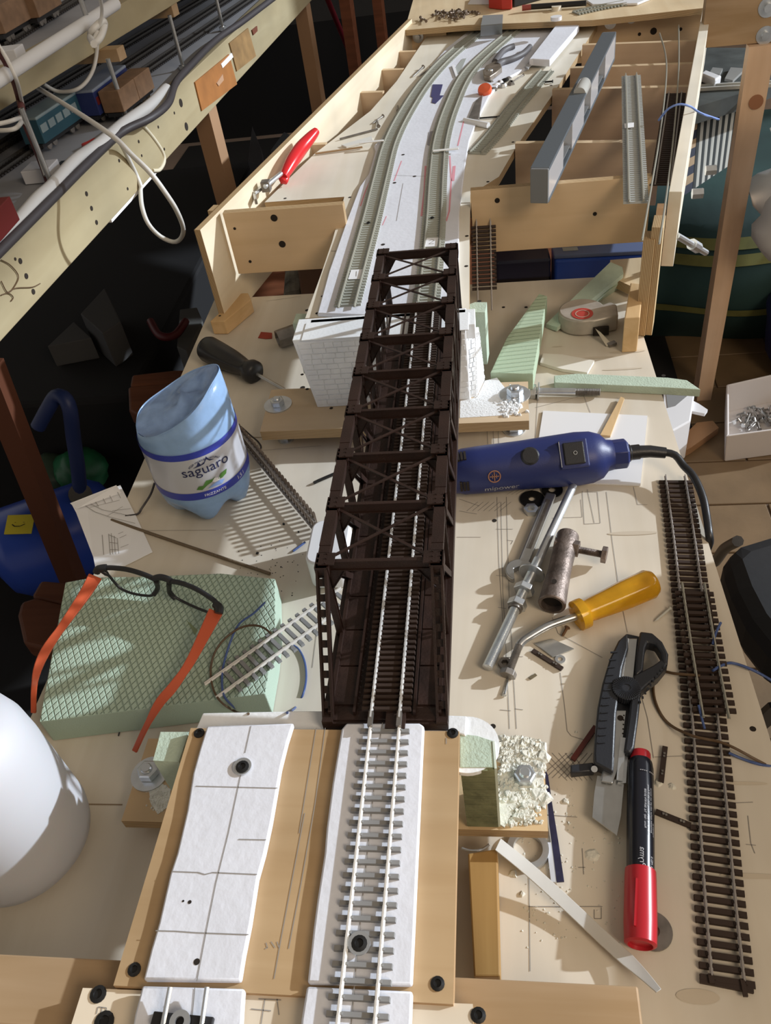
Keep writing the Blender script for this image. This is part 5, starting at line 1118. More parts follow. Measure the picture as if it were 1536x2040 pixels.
for i, (x, y, m, l) in enumerate(((978, 168, DSTEEL, 'dark cog'), (988, 173, WHITEP, 'white clip'), (996, 168, WHITEP, 'small white ring'), (1006, 163, BLACKM, 'black round cap'), (1013, 160, DSTEEL, 'dark screw head'), (1018, 168, DSTEEL, 'dark curved clip'), (1002, 173, ZINC, 'shiny clip'), (984, 181, DSTEEL, 'brown scrap'))):
    c = P(x, y, .1055); b = MB(); n = (6, 8, 14, 16, 6, 5, 7, 5)[i]; b.lathe([(.0022, 0), (.0062, 0), (.0066, .002), (.0040, .0052), (.0022, .0056)], c, (random.uniform(-.5, .5), random.uniform(-.5, .5), 1), n, cap=False)
    tag(b.done('loose_part', m, smooth=True), '%s in the little parts pile by the orange cap' % l, 'small part', 'small parts by the orange cap')
# pliers
plr = thing('pliers', 'combination pliers with dark grey sleeves lying open on the foam', 'pliers', P(1000, 135, .11))
PG = mat('plier_grip', (.10, .095, .10), .55); zq = .1145
def grip(px, nm, m, rr): MB().tube(resample([P(x, y, zq) for x, y in px], 26), rr, 10).done(nm, m, plr, smooth=60)
grip([(990, 132), (1000, 124), (1022, 117), (1042, 107), (1056, 93)], 'handle', PG, lambda i: .0062-.0016*i/25)
grip([(986, 124), (993, 113), (1002, 102), (1014, 95), (1024, 92)], 'handle', PG, lambda i: .0058-.0010*i/25)
pxprism([(962, 140), (968, 130), (984, 122), (996, 122), (1000, 134), (988, 144), (976, 152), (964, 150)], .1102, .1185).done('jaw', mat('plier_steel', (.32, .27, .22), .4, .7, var=.3, vs=80), plr, bevel=.0012, smooth=60)
MB().lathe([(0, 0), (.0045, 0), (.004, .0015), (0, .002)], P(977, 140, .1185), n=16, cap=False).done('pivot', ZINC, plr, smooth=60)
# foam slab pieces right of the tracks
t = foam('foam_slab', 'thick white foam slab standing proud at the far right of the deck board', [(1054, 118), (1062, 117), (1095, 119), (1154, 50), (1112, 44)], .1100, .121, cat='foam slab')
o = pxprism([(1046, 132), (1052, 136), (1108, 64), (1104, 60)], .1100, .1125).done('grey_strip', mat('grey_strip', (.40, .41, .43), .5)); tag(o, 'narrow grey strip lying on the foam beside the thick foam slab', 'strip')
# dark blue tape letters, cut foam strips
TP = mat('tape_navy', (.06, .06, .16), .5)
o = pxprism([(862, 168), (882, 168), (876, 190), (884, 190), (868, 206), (860, 204), (862, 194), (858, 192)], .1099, .1103).done('navy_tape', TP); tag(o, 'dark blue tape piece on the foam between the curved tracks', 'tape')
o = pxprism([(903, 140), (921, 117), (929, 116), (915, 148)], .1099, .1104).done('foam_offcut', mat('offcut', (.38, .40, .38), .7)); tag(o, 'grey triangular offcut between the curved tracks', 'offcut')
o = pxprism([(900, 130), (905, 128), (912, 150), (908, 152)], .1099, .112).done('paper_strip', PAPER); tag(o, 'small white paper strip next to the grey offcut', 'paper')
o = pxprism([(851, 288), (855, 262), (868, 260), (866, 282), (860, 290)], .1099, .1103).done('grey_tape', mat('grey_tape', (.30, .30, .34), .6)); tag(o, 'grey tape patch on the foam left of the right curved track', 'tape')
# metal sheet folded over the left track
ms_ = thing('metal_plate', 'folded grey sheet metal plate standing on the left curved track', 'metal plate', P(975, 68, .11))
b = MB(); A, B_ = P(957, 72, .1165), P(1000, 68, .1165); C, D = P(962, 32, .13), P(1002, 30, .13); E_, F_ = P(958, 52, .138), P(1001, 48, .138)
b.plate([A, B_, F_, E_], (0, -1, .2), .0012); b.plate([E_, F_, D, C], (0, 0, 1), .0012); b.done('plate', mat('sheet_metal', (.30, .31, .31), .55, .5), ms_)
# items on the next module
zm = .1285
random.seed(8)
SC2 = mat('screw_brown', (.17, .13, .10), .5, .6)
for i in range(46):
    x, y = 850+random.betavariate(2.2, 2)*82, 36-random.random()*16; x += (36-y)*.7; a = random.uniform(0, 6.28); r = random.uniform(3.5, 7)
    if i < 4: x, y = 838+i*3, 38+i*.5
    z = zm+.003+random.random()*.003
    pin('brown screw in the loose heap at the top of the photo', (x-r*math.cos(a), y-r*math.sin(a)*.5), (x+r*math.cos(a), y+r*math.sin(a)*.5), .0013, .0030, SC2, group='heap of brown screws', z=z)
for x, y in ((936, 24), (944, 23), (953, 27), (950, 24)): pin('brown screw apart from the heap, left of the red box', (x-3, y+1), (x+4, y-1), .0013, .003, SC2, group='brown screws left of the red box', z=zm+.003)
o = pxprism([(974, 17), (1000, 20), (1020, 19), (1024, -8), (975, -8)], zm, zm+.022, zm).done('red_box', mat('red_box', (.50, .04, .03), .3), bevel=.002); tag(o, 'small red plastic box at the top edge of the photo', 'box')
o = pxprism([(1024, 15), (1100, -6), (1040, -12), (1026, -8)], zm, zm+.020, zm).done('black_case', BLACKP, bevel=.002); tag(o, 'black case at the top edge beside the red box', 'case')
mp_ = thing('black_pen', 'black pen with dark red end lying at the top of the photo', 'pen', P(1100, 12, zm))
MB().cyl(P(1056, 14, .135), P(1168, 6, .135), .0048, 14).done('barrel', BLACKP, mp_, smooth=60); MB().cyl(P(1040, 16, .135), P(1058, 14, .135), .0050, 14).done('end', mat('dark_red', (.30, .06, .05), .5), mp_, smooth=60)
o = pxprism([(1168, 0), (1180, 8), (1270, 6), (1300, -6), (1240, -16)], zm, zm+.004).done('white_plate', WHITEP, bevel=.001); tag(o, 'white plate at the top edge of the photo', 'plate')
o = pxprism([(932, 8), (980, 8), (985, -4), (940, -5)], zm, zm+.001).done('paper', PAPER); tag(o, 'white paper left of the red box at the top edge', 'paper')
track('model_track', 'short grey track end on the next module near the black pen', [P(1145, 28, .1285), P(1190, 18, .1285), P(1245, 8, .1285)], .0062, SLC, RAILG, kind='concrete', ln=.029, wd=.0034)
jp = thing('glue_pot', 'small cream pot lying at the end of the foam slab', 'pot', P(1110, 34, .111)); MB().lathe([(0, 0), (.012, 0), (.013, .002), (.013, .014), (.009, .018), (.009, .024), (0, .024)], P(1108, 40, .1115), n=24, cap=False).done('body', mat('cream', (.70, .64, .52), .4), jp, smooth=60); MB().lathe([(0, 0), (.010, 0), (.010, .006), (0, .006)], P(1108, 40, .1355), n=20, cap=False).done('lid', WHITEP, jp, smooth=60)
# thin veneer strips on left ply
o = pxprism([(680, 288), (740, 271), (742, 278), (690, 292)], .1055, .108).done('plastic_offcut', mat('whiteish', (.70, .70, .66), .5)); tag(o, 'pale plastic offcut beside the left curved track', 'offcut')
o = MB().bar(P(628, 306, .1075), P(722, 293, .1075), .003, .002).done('wood_strip', PINE); tag(o, 'thin wooden strip lying on the step of the far deck board', 'strip')
# clamp
clp = thing('clamp', 'red handled steel clamp gripping the left side board of the far frame', 'clamp', P(590, 320, .11)); RC = mat('clamp_red', (.60, .02, .025), .25)
MB().tube(resample([P(565, 352, .118), P(580, 325, .125), P(598, 298, .13), P(615, 278, .135), P(630, 261, .14)], 26), lambda i: .0055+.0045*math.sin(i/25*math.pi)**.7, 12).done('handle', RC, clp, smooth=60)
MB().tube(resample([P(560, 350, .118), P(566, 362, .112), P(572, 345, .118)], 10), .0050, 10).done('trigger', RC, clp, smooth=60)
MB().bar(P(505, 385, .118), P(562, 346, .118), .007, .004).done('bar', STEEL, clp, bevel=.0006); MB().tube([P(528, 372, .123), P(560, 346, .123)], .0032, 10).done('screw_rod', ZINC, clp, smooth=60)
MB().bar(P(503, 372, .118), P(510, 402, .112), .004, .008).done('jaw', STEEL, clp, bevel=.0006); MB().box(P(530, 370, .121), (.012, .012, .014)).done('slide_block', DSTEEL, clp, bevel=.001)
# spirit level
lv = thing('spirit_level', 'long aluminium spirit level with cut-out webs laid across the ribs', 'spirit level', P(1140, 200, .127))
z1, z0 = .168, .1275; A = P(1056, 335, z1); B_ = P(1200, 64, z1); d = (B_-A); d.z = 0; L_ = d.length; u = d.normalized(); s_ = Vector((u.y, -u.x, 0)); w_ = .0215
LVT = mat('level_top', (.13, .15, .17), .45, .4, bump=.1); LVS = mat('level_side', (.78, .79, .82), .28, .6); LVE = mat('level_end', (.17, .175, .18), .6)
def lb(b, a, c, z0_, z1_, s0=0, s1=w_):
    q = [A+u*a+s_*s0, A+u*a+s_*s1, A+u*c+s_*s1, A+u*c+s_*s0]; b.hexa([Vector((p.x, p.y, z0_)) for p in q]+[Vector((p.x, p.y, z1_)) for p in q]); return b
lb(lb(MB(), .002, L_-.002, z1-.0035, z1), .002, L_-.002, z0, z0+.0035).done('flange', LVT, lv, bevel=.0004)
gaps = [(.095, .155), (.245, .300), (.365, .43)]; b = MB(); x = .002
for g0, g1 in gaps: lb(MB(), x, g0, z0+.0035, z1-.0035, .002, w_-.0008).done('web', LVS, lv, bevel=.0004); x = g1
lb(MB(), x, L_-.002, z0+.0035, z1-.0035, .002, w_-.0008).done('web', LVS, lv, bevel=.0004)
b = MB()
for g0, g1 in gaps: lb(b, g0+.004, g1-.004, z0+.008, z0+.0095, .004, w_-.003); lb(b, g0+.004, g0+.006, z0+.004, z1-.005, .004, w_-.003)
b.done('grip_hole_lining', LVE, lv)
lb(MB(), -.002, .004, z0+.0004, z1-.0004, .0004, w_-.0004).done('end_cap', LVE, lv, bevel=.001); lb(MB(), L_-.004, L_+.002, z0+.0004, z1-.0004, .0004, w_-.0004).done('end_cap', LVE, lv, bevel=.001)
GLS = mat('vial_clear', (.72, .72, .68), .15, trans=.4)
c = A+u*.27+s_*w_*.6; MB().lathe([(0, 0), (.008, 0), (.009, .004), (.009, .038), (.008, .042), (0, .042)], Vector((c.x, c.y, z1-.001))-u*.02, u, 20, cap=False).done('vial', GLS, lv, smooth=60); MB().box(Vector((c.x, c.y, z1-.006)), (.020, .012, .010), Matrix((u, s_, Vector((0, 0, 1)))).transposed()).done('vial_block', GLS, lv, bevel=.002)
# spare grey track on the frame, brown track with long rails
zz = .1285
track('model_track', 'grey flexible track laid over the frame ribs right of the spirit level', [P(1267, 407, zz), P(1257, 153, zz)], .0062, mat('sleeper_grey2', (.40, .42, .42), .7), RAILG, kind='concrete', ln=.0275, wd=.0032, gauge=.0155, rscale=1.4)
o = pxprism([(1244, 246), (1263, 244), (1263, 253), (1245, 255)], .1325, .1330).done('paper_tag', PAPER); tag(o, 'blank white tag on the grey track over the frame ribs', 'paper tag')
zz = .116
fl_t = track('model_track', 'dark brown track with long bare rails lying in the right corner of the far frame', [P(1320, 371, zz), P(1345, 188, zz)], .0062, SLB, RAILD, ln=.030, wd=.0036)
for px in ([(1279, 480, .14), (1298, 370, .130), (1316, 260, .122), (1327, 160, .125), (1326, 110, .13), (1314, 68, .14)], [(1313, 487, .145), (1330, 372, .134), (1344, 250, .124), (1352, 140, .126), (1352, 52, .14)]):
    MB().sweep(resample([P(*q) for q in px], 30), (0, 0, 1), RPROF).done('long_rail', RAILG, fl_t)
tag(MB().tube(resample([P(1312, 240, .13), P(1330, 218, .145), P(1352, 208, .15), P(1375, 212, .145), P(1395, 225, .13), P(1432, 238, .10)], 30), .0014, 6).done('blue_wire', mat('wire_lblue', (.18, .28, .62), .5), smooth=60), 'light blue wire arching over the right side board of the far frame', 'wire')
o = upright('upright_batten', 'short pale batten end sticking up inside the right corner of the far frame', None, (1298, 600), .120, .010, .012, angr, PINEZ)
# ---------------------------------------------------------------- beyond the table, below the frame
ls = thing('low_shelf', 'low board behind the table carrying the blue and black boxes', 'shelf', (-.05, 1.25, FZ))
MB().box((-.115, 1.27, -.135), (.61, .46, .018)).done('top', DARKWOOD, ls)
for x in (-.39, .16):
    for y in (1.08, 1.46): MB().box((x, y, (FZ-.144)/2), (.03, .03, -.144-FZ)).done('leg', DARKWOOD, ls)
def bx(name, lab, cat, px, z0, z1, m, zp=None, bevel=.003, lid=None):
    t = thing(name, lab, cat, P(*px[0], z0)); pxprism(px, z0, z1, z1).done('body', m, t, bevel=bevel)
    if lid: pxprism(lid[0], z1, z1+lid[2], z1).done('lid', lid[1], t, bevel=bevel*.6)
    return t
BB = mat('box_blue', (.02, .07, .38), .35); LIDM = mat('lid_clear', (.13, .17, .30), .25)
bxo = bx('organizer_box', 'blue plastic organizer box with clear lid behind the table', 'box', [(1106, 519), (1288, 510), (1278, 484), (1098, 490)], -.125, .000, BB, lid=([(1104, 517), (1288, 508), (1278, 482), (1098, 488)], LIDM, .006))
pxprism([(1122, 500), (1152, 498), (1150, 492), (1120, 493)], .0062, .0068).done('sticker', mat('sticker', (.45, .45, .40), .6), bxo)
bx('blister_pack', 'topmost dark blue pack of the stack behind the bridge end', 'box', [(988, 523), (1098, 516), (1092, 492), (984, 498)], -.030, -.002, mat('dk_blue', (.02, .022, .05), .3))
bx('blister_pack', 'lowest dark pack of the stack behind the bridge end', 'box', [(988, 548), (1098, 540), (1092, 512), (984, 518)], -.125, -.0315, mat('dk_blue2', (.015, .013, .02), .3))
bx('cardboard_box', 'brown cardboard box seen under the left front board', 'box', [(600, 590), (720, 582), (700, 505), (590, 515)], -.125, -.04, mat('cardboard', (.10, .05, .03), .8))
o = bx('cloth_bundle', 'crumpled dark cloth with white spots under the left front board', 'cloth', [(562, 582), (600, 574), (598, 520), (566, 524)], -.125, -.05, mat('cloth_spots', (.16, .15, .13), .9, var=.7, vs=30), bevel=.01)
o = pxprism([(1216, 516), (1262, 536), (1290, 530), (1290, 478), (1218, 484)], .03, .042).done('plywood_offcut', PLY); o.location.z = .0068; tag(o, 'pale plywood offcut lying on the blue organizer box', 'board')
# right hand side: bolts and parts on the outer side board
b = MB(); b.cyl(P(1337, 470, .07), P(1372, 498, .02), .004, 10); b.cyl(P(1355, 484, .045), P(1362, 490, .035), .007, 10); b.done('side_bolt', ZINC, sr, smooth=True)
for y in (338, 385): MB().lathe([(0, 0), (.006, 0), (.006, .012), (0, .012)], P(1366, y, .12), (1, .2, 0), 6, cap=False).done('side_bolt', ZINC, sr)
# module fascia and leg on the right
ft = thing('module_fascia', 'thick pine fascia with zinc washers at the top right corner', 'board', (.45, 1.56, .1))
A, B_ = P(1396, 96, .10), P(1620, 76, .10); MB().plate([A, B_, B_+Vector((0, 0, .075)), A+Vector((0, 0, .075))], (0, 1, 0), .02).done('panel', PINE, ft)
dn = Vector((-(B_-A).y, (B_-A).x, 0)).normalized()*-1
def onf(px, py):
    d = P(px, py, 0)-Vector((0, 0, HC)); n = Vector((-(B_-A).y, (B_-A).x, 0)); t = (A-Vector((0, 0, HC))).dot(n)/d.dot(n); return Vector((0, 0, HC))+d*t
for p, r in (((1524, 70), .014), ((1530, 14), .015)):
    c = onf(*p); MB().lathe([(0, -.001), (r, -.001), (r, .002), (r*.45, .002), (r*.45, .009), (0, .009)], c, dn, 22, cap=False).done('washer_bolt', ZINC, ft, smooth=True)
tl = thing('timber_leg', 'pale planed timber leg with a knot standing right of the table', 'post', (.43, 1.53, FZ))
lp = P(1388, 800, FZ); b = MB(); b.hexa([Vector((lp.x, lp.y, FZ)), Vector((lp.x+.030, lp.y, FZ)), Vector((lp.x+.030, lp.y+.045, FZ)), Vector((lp.x, lp.y+.045, FZ))]+[Vector((lp.x-.008+dx, lp.y-.0+dy, .0985)) for dx, dy in ((0, 0), (.042, 0), (.042, .02), (0, .02))]); b.done('post', PINEZ, tl)
c = P(1506, 203, 0); d = P(1506, 203, 0)-Vector((0, 0, HC)); c = Vector((0, 0, HC))+d*(lp.y/d.y); MB().lathe([(0, 0), (.012, 0), (.012, .0008), (0, .0008)], c-Vector((0, .0006, 0)), (0, -1, .05), 18, cap=False).done('knot', mat('knot', (.30, .13, .06), .7), tl)
# green bag
bg = thing('green_bag', 'big dark green fabric bag with olive bands right of the table', 'bag', (.75, 2.05, FZ)); GB = mat('bag_green', (.018, .050, .048), .8, var=.35, vs=4, bump=.3, bs=60); GY = mat('bag_olive', (.16, .16, .045), .8, var=.2, vs=20)
yb_ = 1.86; zt_ = ZY(.45, yb_, 425)
def bagy(x, z, o=0): return yb_-.07*math.sin(max(0, min(1, (z-FZ)/(zt_-FZ)))*3.1416)-.05*math.cos((x-.62)*3.2)+.012*math.sin(x*17+z*9)-o
b = MB(); nx, nz = 24, 16; G = []
for j in range(nz+1):
    z = FZ+.002+(zt_-FZ)*j/nz; G.append([b.bm.verts.new((.18+.95*i/nx, bagy(.18+.95*i/nx, z), z)) for i in range(nx+1)])
G.append([b.bm.verts.new((.18+.95*i/nx, yb_+.10, zt_+.03)) for i in range(nx+1)]); G.append([b.bm.verts.new((.18+.95*i/nx, yb_+.55, zt_+.02)) for i in range(nx+1)]); G.append([b.bm.verts.new((.18+.95*i/nx, yb_+.60, FZ+.002)) for i in range(nx+1)])
for r0, r1 in zip(G, G[1:]):
    for i in range(nx): b.face([r0[i], r0[i+1], r1[i+1], r1[i]])
for e in (0, nx): b.face([r[e] for r in G])
b.done('body', GB, bg, smooth=60)
def band(f0, f1, bow):
    b = MB(); r0, r1 = [], []
    for i in range(nx*2+1):
        x = .18+.95*i/(nx*2); k = bow*math.sin((x-.18)/.95*3.14)
        for r, f in ((r0, f0), (r1, f1)): z = FZ+(zt_-FZ)*f-k; r.append(b.bm.verts.new((x, bagy(x, z, .004), z)))
    for i in range(nx*2): b.face([r0[i], r0[i+1], r1[i+1], r1[i]])
    b.done('band', GY, bg, smooth=60)
band(.93, 1.0, .03); band(.80, .87, .02); band(.44, .50, .03)
# striped folding chair cloth, white bags, dark layout behind
stp = thing('striped_cushion', 'cream cushion with black and white stripes behind the side board', 'cushion', P(1420, 300, -.05)); 
A, B_, C, D = P(1392, 222, -.035), P(1480, 190, -.035), P(1460, 325, -.15), P(1380, 378, -.15)
SW, SB = mat('stripe_white', (.42, .42, .38), .8), mat('stripe_black', (.02, .025, .025), .8)
n = 14
for i in range(n):
    a0, a1 = i/n, (i+1)/n; pt = lambda u_, v_: (A.lerp(B_, u_)).lerp(D.lerp(C, u_), v_)
    b = MB(); b.plate([pt(a0, .14), pt(a1, .14), pt(a1, 1), pt(a0, 1)], (.3, 1, .2), .03); b.done('stripe', SB if i % 2 == 0 else SW, stp)
b = MB(); b.plate([pt(0, 0), pt(1, -.10), pt(1, .14), pt(0, .14)], (.3, 1, .2), .035); b.done('border', mat('cream_cloth', (.55, .50, .36), .8), stp, bevel=.003)
b = MB(); q0, q1 = pt(-.10, 0), pt(-.02, 1)
for k in range(9):
    t0, t1 = k/9, (k+1)/9; b = MB(); b.plate([pt(-.22, t0), pt(-.01, t0), pt(-.01, t1), pt(-.22, t1)], (.3, 1, .2), .02); b.done('side_stripe', mat('navy_st', (.015, .02, .04), .8) if k % 2 == 0 else mat('tan_st', (.34, .24, .14), .8), stp)
def blob(name, lab, cat, c, s, m, seed=1, rot=0):
    random.seed(seed); b = MB(); bmesh.ops.create_icosphere(b.bm, subdivisions=3, radius=1)
    ph = [random.uniform(0, 6) for _ in range(6)]
    for v in b.bm.verts:
        k = 1+.10*math.sin(3*v.co.x+ph[0])*math.sin(4*v.co.y+ph[1])+.07*math.sin(7*v.co.z+ph[2]+5*v.co.x); v.co = Vector((v.co.x*s[0]*k, v.co.y*s[1]*k, v.co.z*s[2]*k))
        v.co.rotate(Matrix.Rotation(rot, 3, 'Z')); v.co += Vector(c)
    return tag(b.done(name, m, smooth=180), lab, cat)
WB_ = mat('bag_white', (.50, .51, .52), .6, bump=.4, bs=40)
blob('white_bag', 'upper white plastic bag at the right edge of the photo', 'bag', P(1560, 245, .05)+Vector((.08, -.05, 0)), (.10, .10, .07), WB_, 2)
blob('white_bag', 'lower white plastic bag at the right edge of the photo', 'bag', P(1560, 350, -.15)+Vector((.09, -.02, -.03)), (.16, .11, .05), WB_, 5)
blob('white_cloth', 'white cloth hanging over the green bag at the right edge', 'cloth', P(1560, 450, -.18)+Vector((.04, 0, 0)), (.09, .05, .08), WB_, 9)
blob('blue_bag', 'dark blue bag at the right edge above the screw box', 'bag', P(1640, 640, -.5), (.12, .12, .14), mat('navy_bag', (.008, .012, .06), .6), 12)
dk = thing('dark_layout_shelf', 'dark grey layout shelf with a white box and two rails behind the leg', 'shelf', P(1430, 150, -.05))
DG = mat('dark_grey', (.06, .068, .066), .7, var=.4, vs=20)
b = MB(); b.prism([P(x, y, .0).xy for x, y in ((1380, 215), (1480, 185), (1620, 130), (1600, 95), (1400, 95), (1378, 140))], -.03, .0); b.done('deck', DG, dk)
for p in (((1390, 178), (1620, 165)), ((1390, 172), (1620, 159))): MB().bar(P(*p[0], .004), P(*p[1], .004), .004, .006).done('rail', mat('rail_pale', (.45, .45, .42), .5), dk)
pxprism([(1396, 146), (1425, 158), (1438, 150), (1405, 138)], .001, .016, .016).done('white_case', WHITEP, dk, bevel=.003)
pxprism([(1420, 134), (1440, 136), (1434, 148), (1414, 144)], .001, .006, .006).done('grey_block', mat('grey_b', (.25, .25, .24), .7), dk); pxprism([(1456, 134), (1485, 136), (1460, 160), (1444, 156)], .001, .006, .006).done('grey_block', mat('grey_b2', (.25, .25, .24), .7), dk)
for x, y in ((.47, 2.72), (1.3, 2.6)): MB().box((x, y, (FZ-.03)/2), (.04, .04, -.03-FZ)).done('leg', DARKWOOD, dk)
# screw box on the floor
sb = thing('screw_box', 'white open plastic box of screws standing on the tiled floor', 'box', P(1500, 820, FZ)); zr = -.545
rim = [P(x, y, zr) for x, y in ((1447, 766), (1640, 722), (1660, 840), (1447, 869))]; cx_ = sum((p for p in rim), Vector())/4
def shr(k, z): return [Vector((cx_.x+(p.x-cx_.x)*k, cx_.y+(p.y-cx_.y)*k, z)) for p in rim]
b = MB()
for i in range(4):
    a0, a1 = shr(1, zr)[i], shr(1, zr)[(i+1) % 4]; i0, i1 = shr(.95, zr)[i], shr(.95, zr)[(i+1) % 4]; o0, o1 = shr(.93, FZ+.002)[i], shr(.93, FZ+.002)[(i+1) % 4]; j0, j1 = shr(.88, FZ+.006)[i], shr(.88, FZ+.006)[(i+1) % 4]
    b.hexa([o0, o1, j1, j0, a0, a1, i1, i0])
b.prism([p.xy for p in shr(.92, 0)], FZ+.002, FZ+.006); b.done('body', mat('tub_white', (.66, .62, .60), .4), sb, bevel=.002)
random.seed(77)
for i in range(44):
    x, y = 1462+random.betavariate(1.6, 1.3)*90, 838+random.gauss(0, 9)-(random.random()*12); a = random.uniform(0, 6.28); r = random.uniform(6, 13)
    pin('grey screw in the pile inside the white open box', (x-r*math.cos(a), y-r*math.sin(a)), (x+r*math.cos(a), y+r*math.sin(a)), .0022, .0050, DSTEEL if i % 2 else STEEL, group='grey screws in the white open box', z=FZ+.014+random.random()*.012, zb=FZ+.012+random.random()*.014)
wt = thing('white_tray', 'white tray with grey inside on the floor under the right table edge', 'tray', P(1340, 800, FZ)); 
bq = [P(x, y, -.52) for x, y in ((1322, 772), (1384, 784), (1376, 838), (1340, 858), (1316, 850))]
MB().prism([p.xy for p in bq], FZ+.002, -.52).done('body', WHITEP, wt, bevel=.003); pxprism([(1326, 778), (1372, 786), (1346, 808), (1330, 812)], -.5195, -.519).done('inside', mat('tray_grey', (.25, .25, .25), .7), wt); pxprism([(1376, 796), (1392, 804), (1410, 816), (1404, 824), (1376, 818)], -.535, -.528).done('tab', WHITEP, wt)
o = pxprism([(1350, 880), (1388, 842), (1420, 838), (1432, 852), (1376, 892), (1350, 905)], FZ+.003, FZ+.02).done('floor_plank', mat('plank_orange', (.36, .20, .10), .7)); tag(o, 'orange brown plank on the floor below the timber leg', 'plank')
# black office chair drawn up to the right table edge
bk = thing('office_chair', 'black padded chair drawn up beside the right table edge', 'chair', (.55, .35, FZ)); CHB = mat('chair_black', (.012, .012, .014), .7, bump=.3, bs=80)
b = MB(); pts = [(1440, 1105), (1470, 1078), (1536, 1058), (1640, 1040), (1900, 1150), (1900, 1500), (1700, 1400), (1536, 1285), (1492, 1230), (1462, 1170)]
b.prism([P(x, y, -.20).xy for x, y in pts], -.27, -.20); b.done('seat', CHB, bk, bevel=.02)
MB().box((.345, .26, -.04), (.05, .58, .33)).done('sun_block_backrest', CHB, bk, bevel=.02)  # unseen backrest, added to keep the low sun off the near table
MB().box((.38, .20, -.24), (.03, .06, .30)).done('sun_block_bracket', BLACKP, bk)  # carries the added backrest, also out of view
for x, y in ((.40, .55), (.70, .52), (.42, .05), (.70, .05)): MB().cyl((x, y, FZ+.001), (x, y, -.25), .014, 10).done('leg', BLACKP, bk, smooth=60)
MB().box((.55, .30, -.268), (.40, .58, .02)).done('seat_frame', BLACKP, bk)
MB().tube(resample([P(1470, 1078, -.2), P(1445, 1092, -.25), P(1430, 1112, -.30), P(1424, 1120, -.32)], 12), .007, 8).done('strap', BLACKP, bk, smooth=60)
MB().bar(P(1500, 1452, -.35), P(1560, 1400, -.25), .03, .006).done('strap', BLACKP, bk)
# ---------------------------------------------------------------- left: layout shelf over darkened floor
def S(y, i, z): return Vector((-.584+.083*y-i, y+.083*i, z))     # along the shelf front, inward distance
sh = thing('layout_shelf', 'long model railway shelf with pale fascia along the left of the photo', 'shelf', S(1.5, .3, .13))
FAS = wood('fascia', (.38, .325, .205), (.335, .28, .17), 'y', grain=.5); DECK = mat('deck_grey', (.30, .31, .34), .8, var=.12, vs=12)
b = MB(); b.hexa([S(-.2, 0, .13), S(3.3, 0, .13), S(3.3, .02, .13), S(-.2, .02, .13), S(-.2, 0, .2), S(3.3, 0, .2), S(3.3, .02, .2), S(-.2, .02, .2)]); b.done('fascia', FAS, sh, bevel=.001)
b = MB(); b.hexa([S(-.2, .0205, .178), S(3.3, .0205, .178), S(3.3, .9, .178), S(-.2, .9, .178), S(-.2, .0205, .196), S(3.3, .0205, .196), S(3.3, .9, .196), S(-.2, .9, .196)]); b.done('deck', DECK, sh)
MB().bar(S(P(214, 438, .13).y, .004, .128), S(P(318, 322, .13).y, .004, .128), .006, .004).done('white_strip', WHITEP, sh)
def fpt(px, py):
    n = (S(1, 0, 0)-S(0, 0, 0)).cross(Vector((0, 0, 1))).normalized(); d = P(px, py, 0)-Vector((0, 0, HC)); t = (S(0, 0, 0)-Vector((0, 0, HC))).dot(n)/d.dot(n); return Vector((0, 0, HC))+d*t, n
def fquad(px, nm, m, lift=.0004):
    q = [fpt(*p)[0] for p in px]; n = fpt(0, 300)[1]; n = n if n.x > 0 else -n; b = MB(); b.plate([p+n*lift*.2 for p in q], n, lift); return b.done(nm, m, sh)
fquad([(386, 164), (454, 108), (470, 168), (400, 221)], 'brown_panel', mat('panel_rust', (.32, .13, .035), .6, var=.15, vs=30), .002)
fquad([(455, 86), (492, 56), (508, 112), (470, 142)], 'brown_panel', mat('panel_brown', (.25, .15, .06), .6, var=.3, vs=30), .002)
fquad([(500, 60), (510, 52), (511, 62), (503, 70)], 'brown_chip', mat('chip_brown', (.14, .04, .02), .6), .002)
fquad([(437, 128), (458, 106), (461, 114), (440, 136)], 'torn_paper', PAPER, .003); fquad([(428, 166), (440, 148), (442, 160), (432, 172)], 'torn_paper', mat('torn', (.42, .25, .15), .8), .003)
for p, r in (((172, 386), .003), ((182, 415), .003), ((192, 443), .003), ((237, 320), .0022), ((276, 282), .0022), ((315, 253), .002), ((360, 205), .006), ((371, 252), .006), ((40, 520), .0032), ((52, 550), .0032), ((66, 581), .0032), ((254, 376), .002), ((282, 310), .0018), ((327, 297), .002), ((347, 225), .002), ((30, 516), .0018)):
    c, n = fpt(*p); n = n if n.x > 0 else -n; MB().cyl(c, c+n*.0006, r, 10).done('screw_hole', HOLE, sh)
n_ = fpt(0, 300)[1]; n_ = n_ if n_.x > 0 else -n_
for k, l in enumerate(([(0, 518), (18, 528), (34, 548), (30, 565), (14, 583), (0, 560)], [(14, 583), (30, 574), (62, 572), (78, 565)], [(0, 588), (14, 584), (24, 592), (20, 600)])):
    pts = resample([fpt(*p)[0]+n_*.0014 for p in l], 24); MB().tube(pts, .0006, 5).done('hair_wire', WBR, sh, smooth=60)
for y in (1.48, 2.2): MB().hexa([S(y, .03, FZ), S(y+.04, .03, FZ), S(y+.04, .06, FZ), S(y, .06, FZ), S(y, .03, .13), S(y+.04, .03, .13), S(y+.04, .06, .13), S(y, .06, .13)]).done('leg', mat('leg_pine', (.34, .20, .11), .7), sh)
o = bpy.data.objects
for y in (2.65, 3.1): MB().hexa([S(y, .03, FZ), S(y+.05, .03, FZ), S(y+.05, .06, FZ), S(y, .06, FZ), S(y, .03, .13), S(y+.05, .03, .13), S(y+.05, .06, .13), S(y, .06, .13)]).done('leg', DARKWOOD, sh)
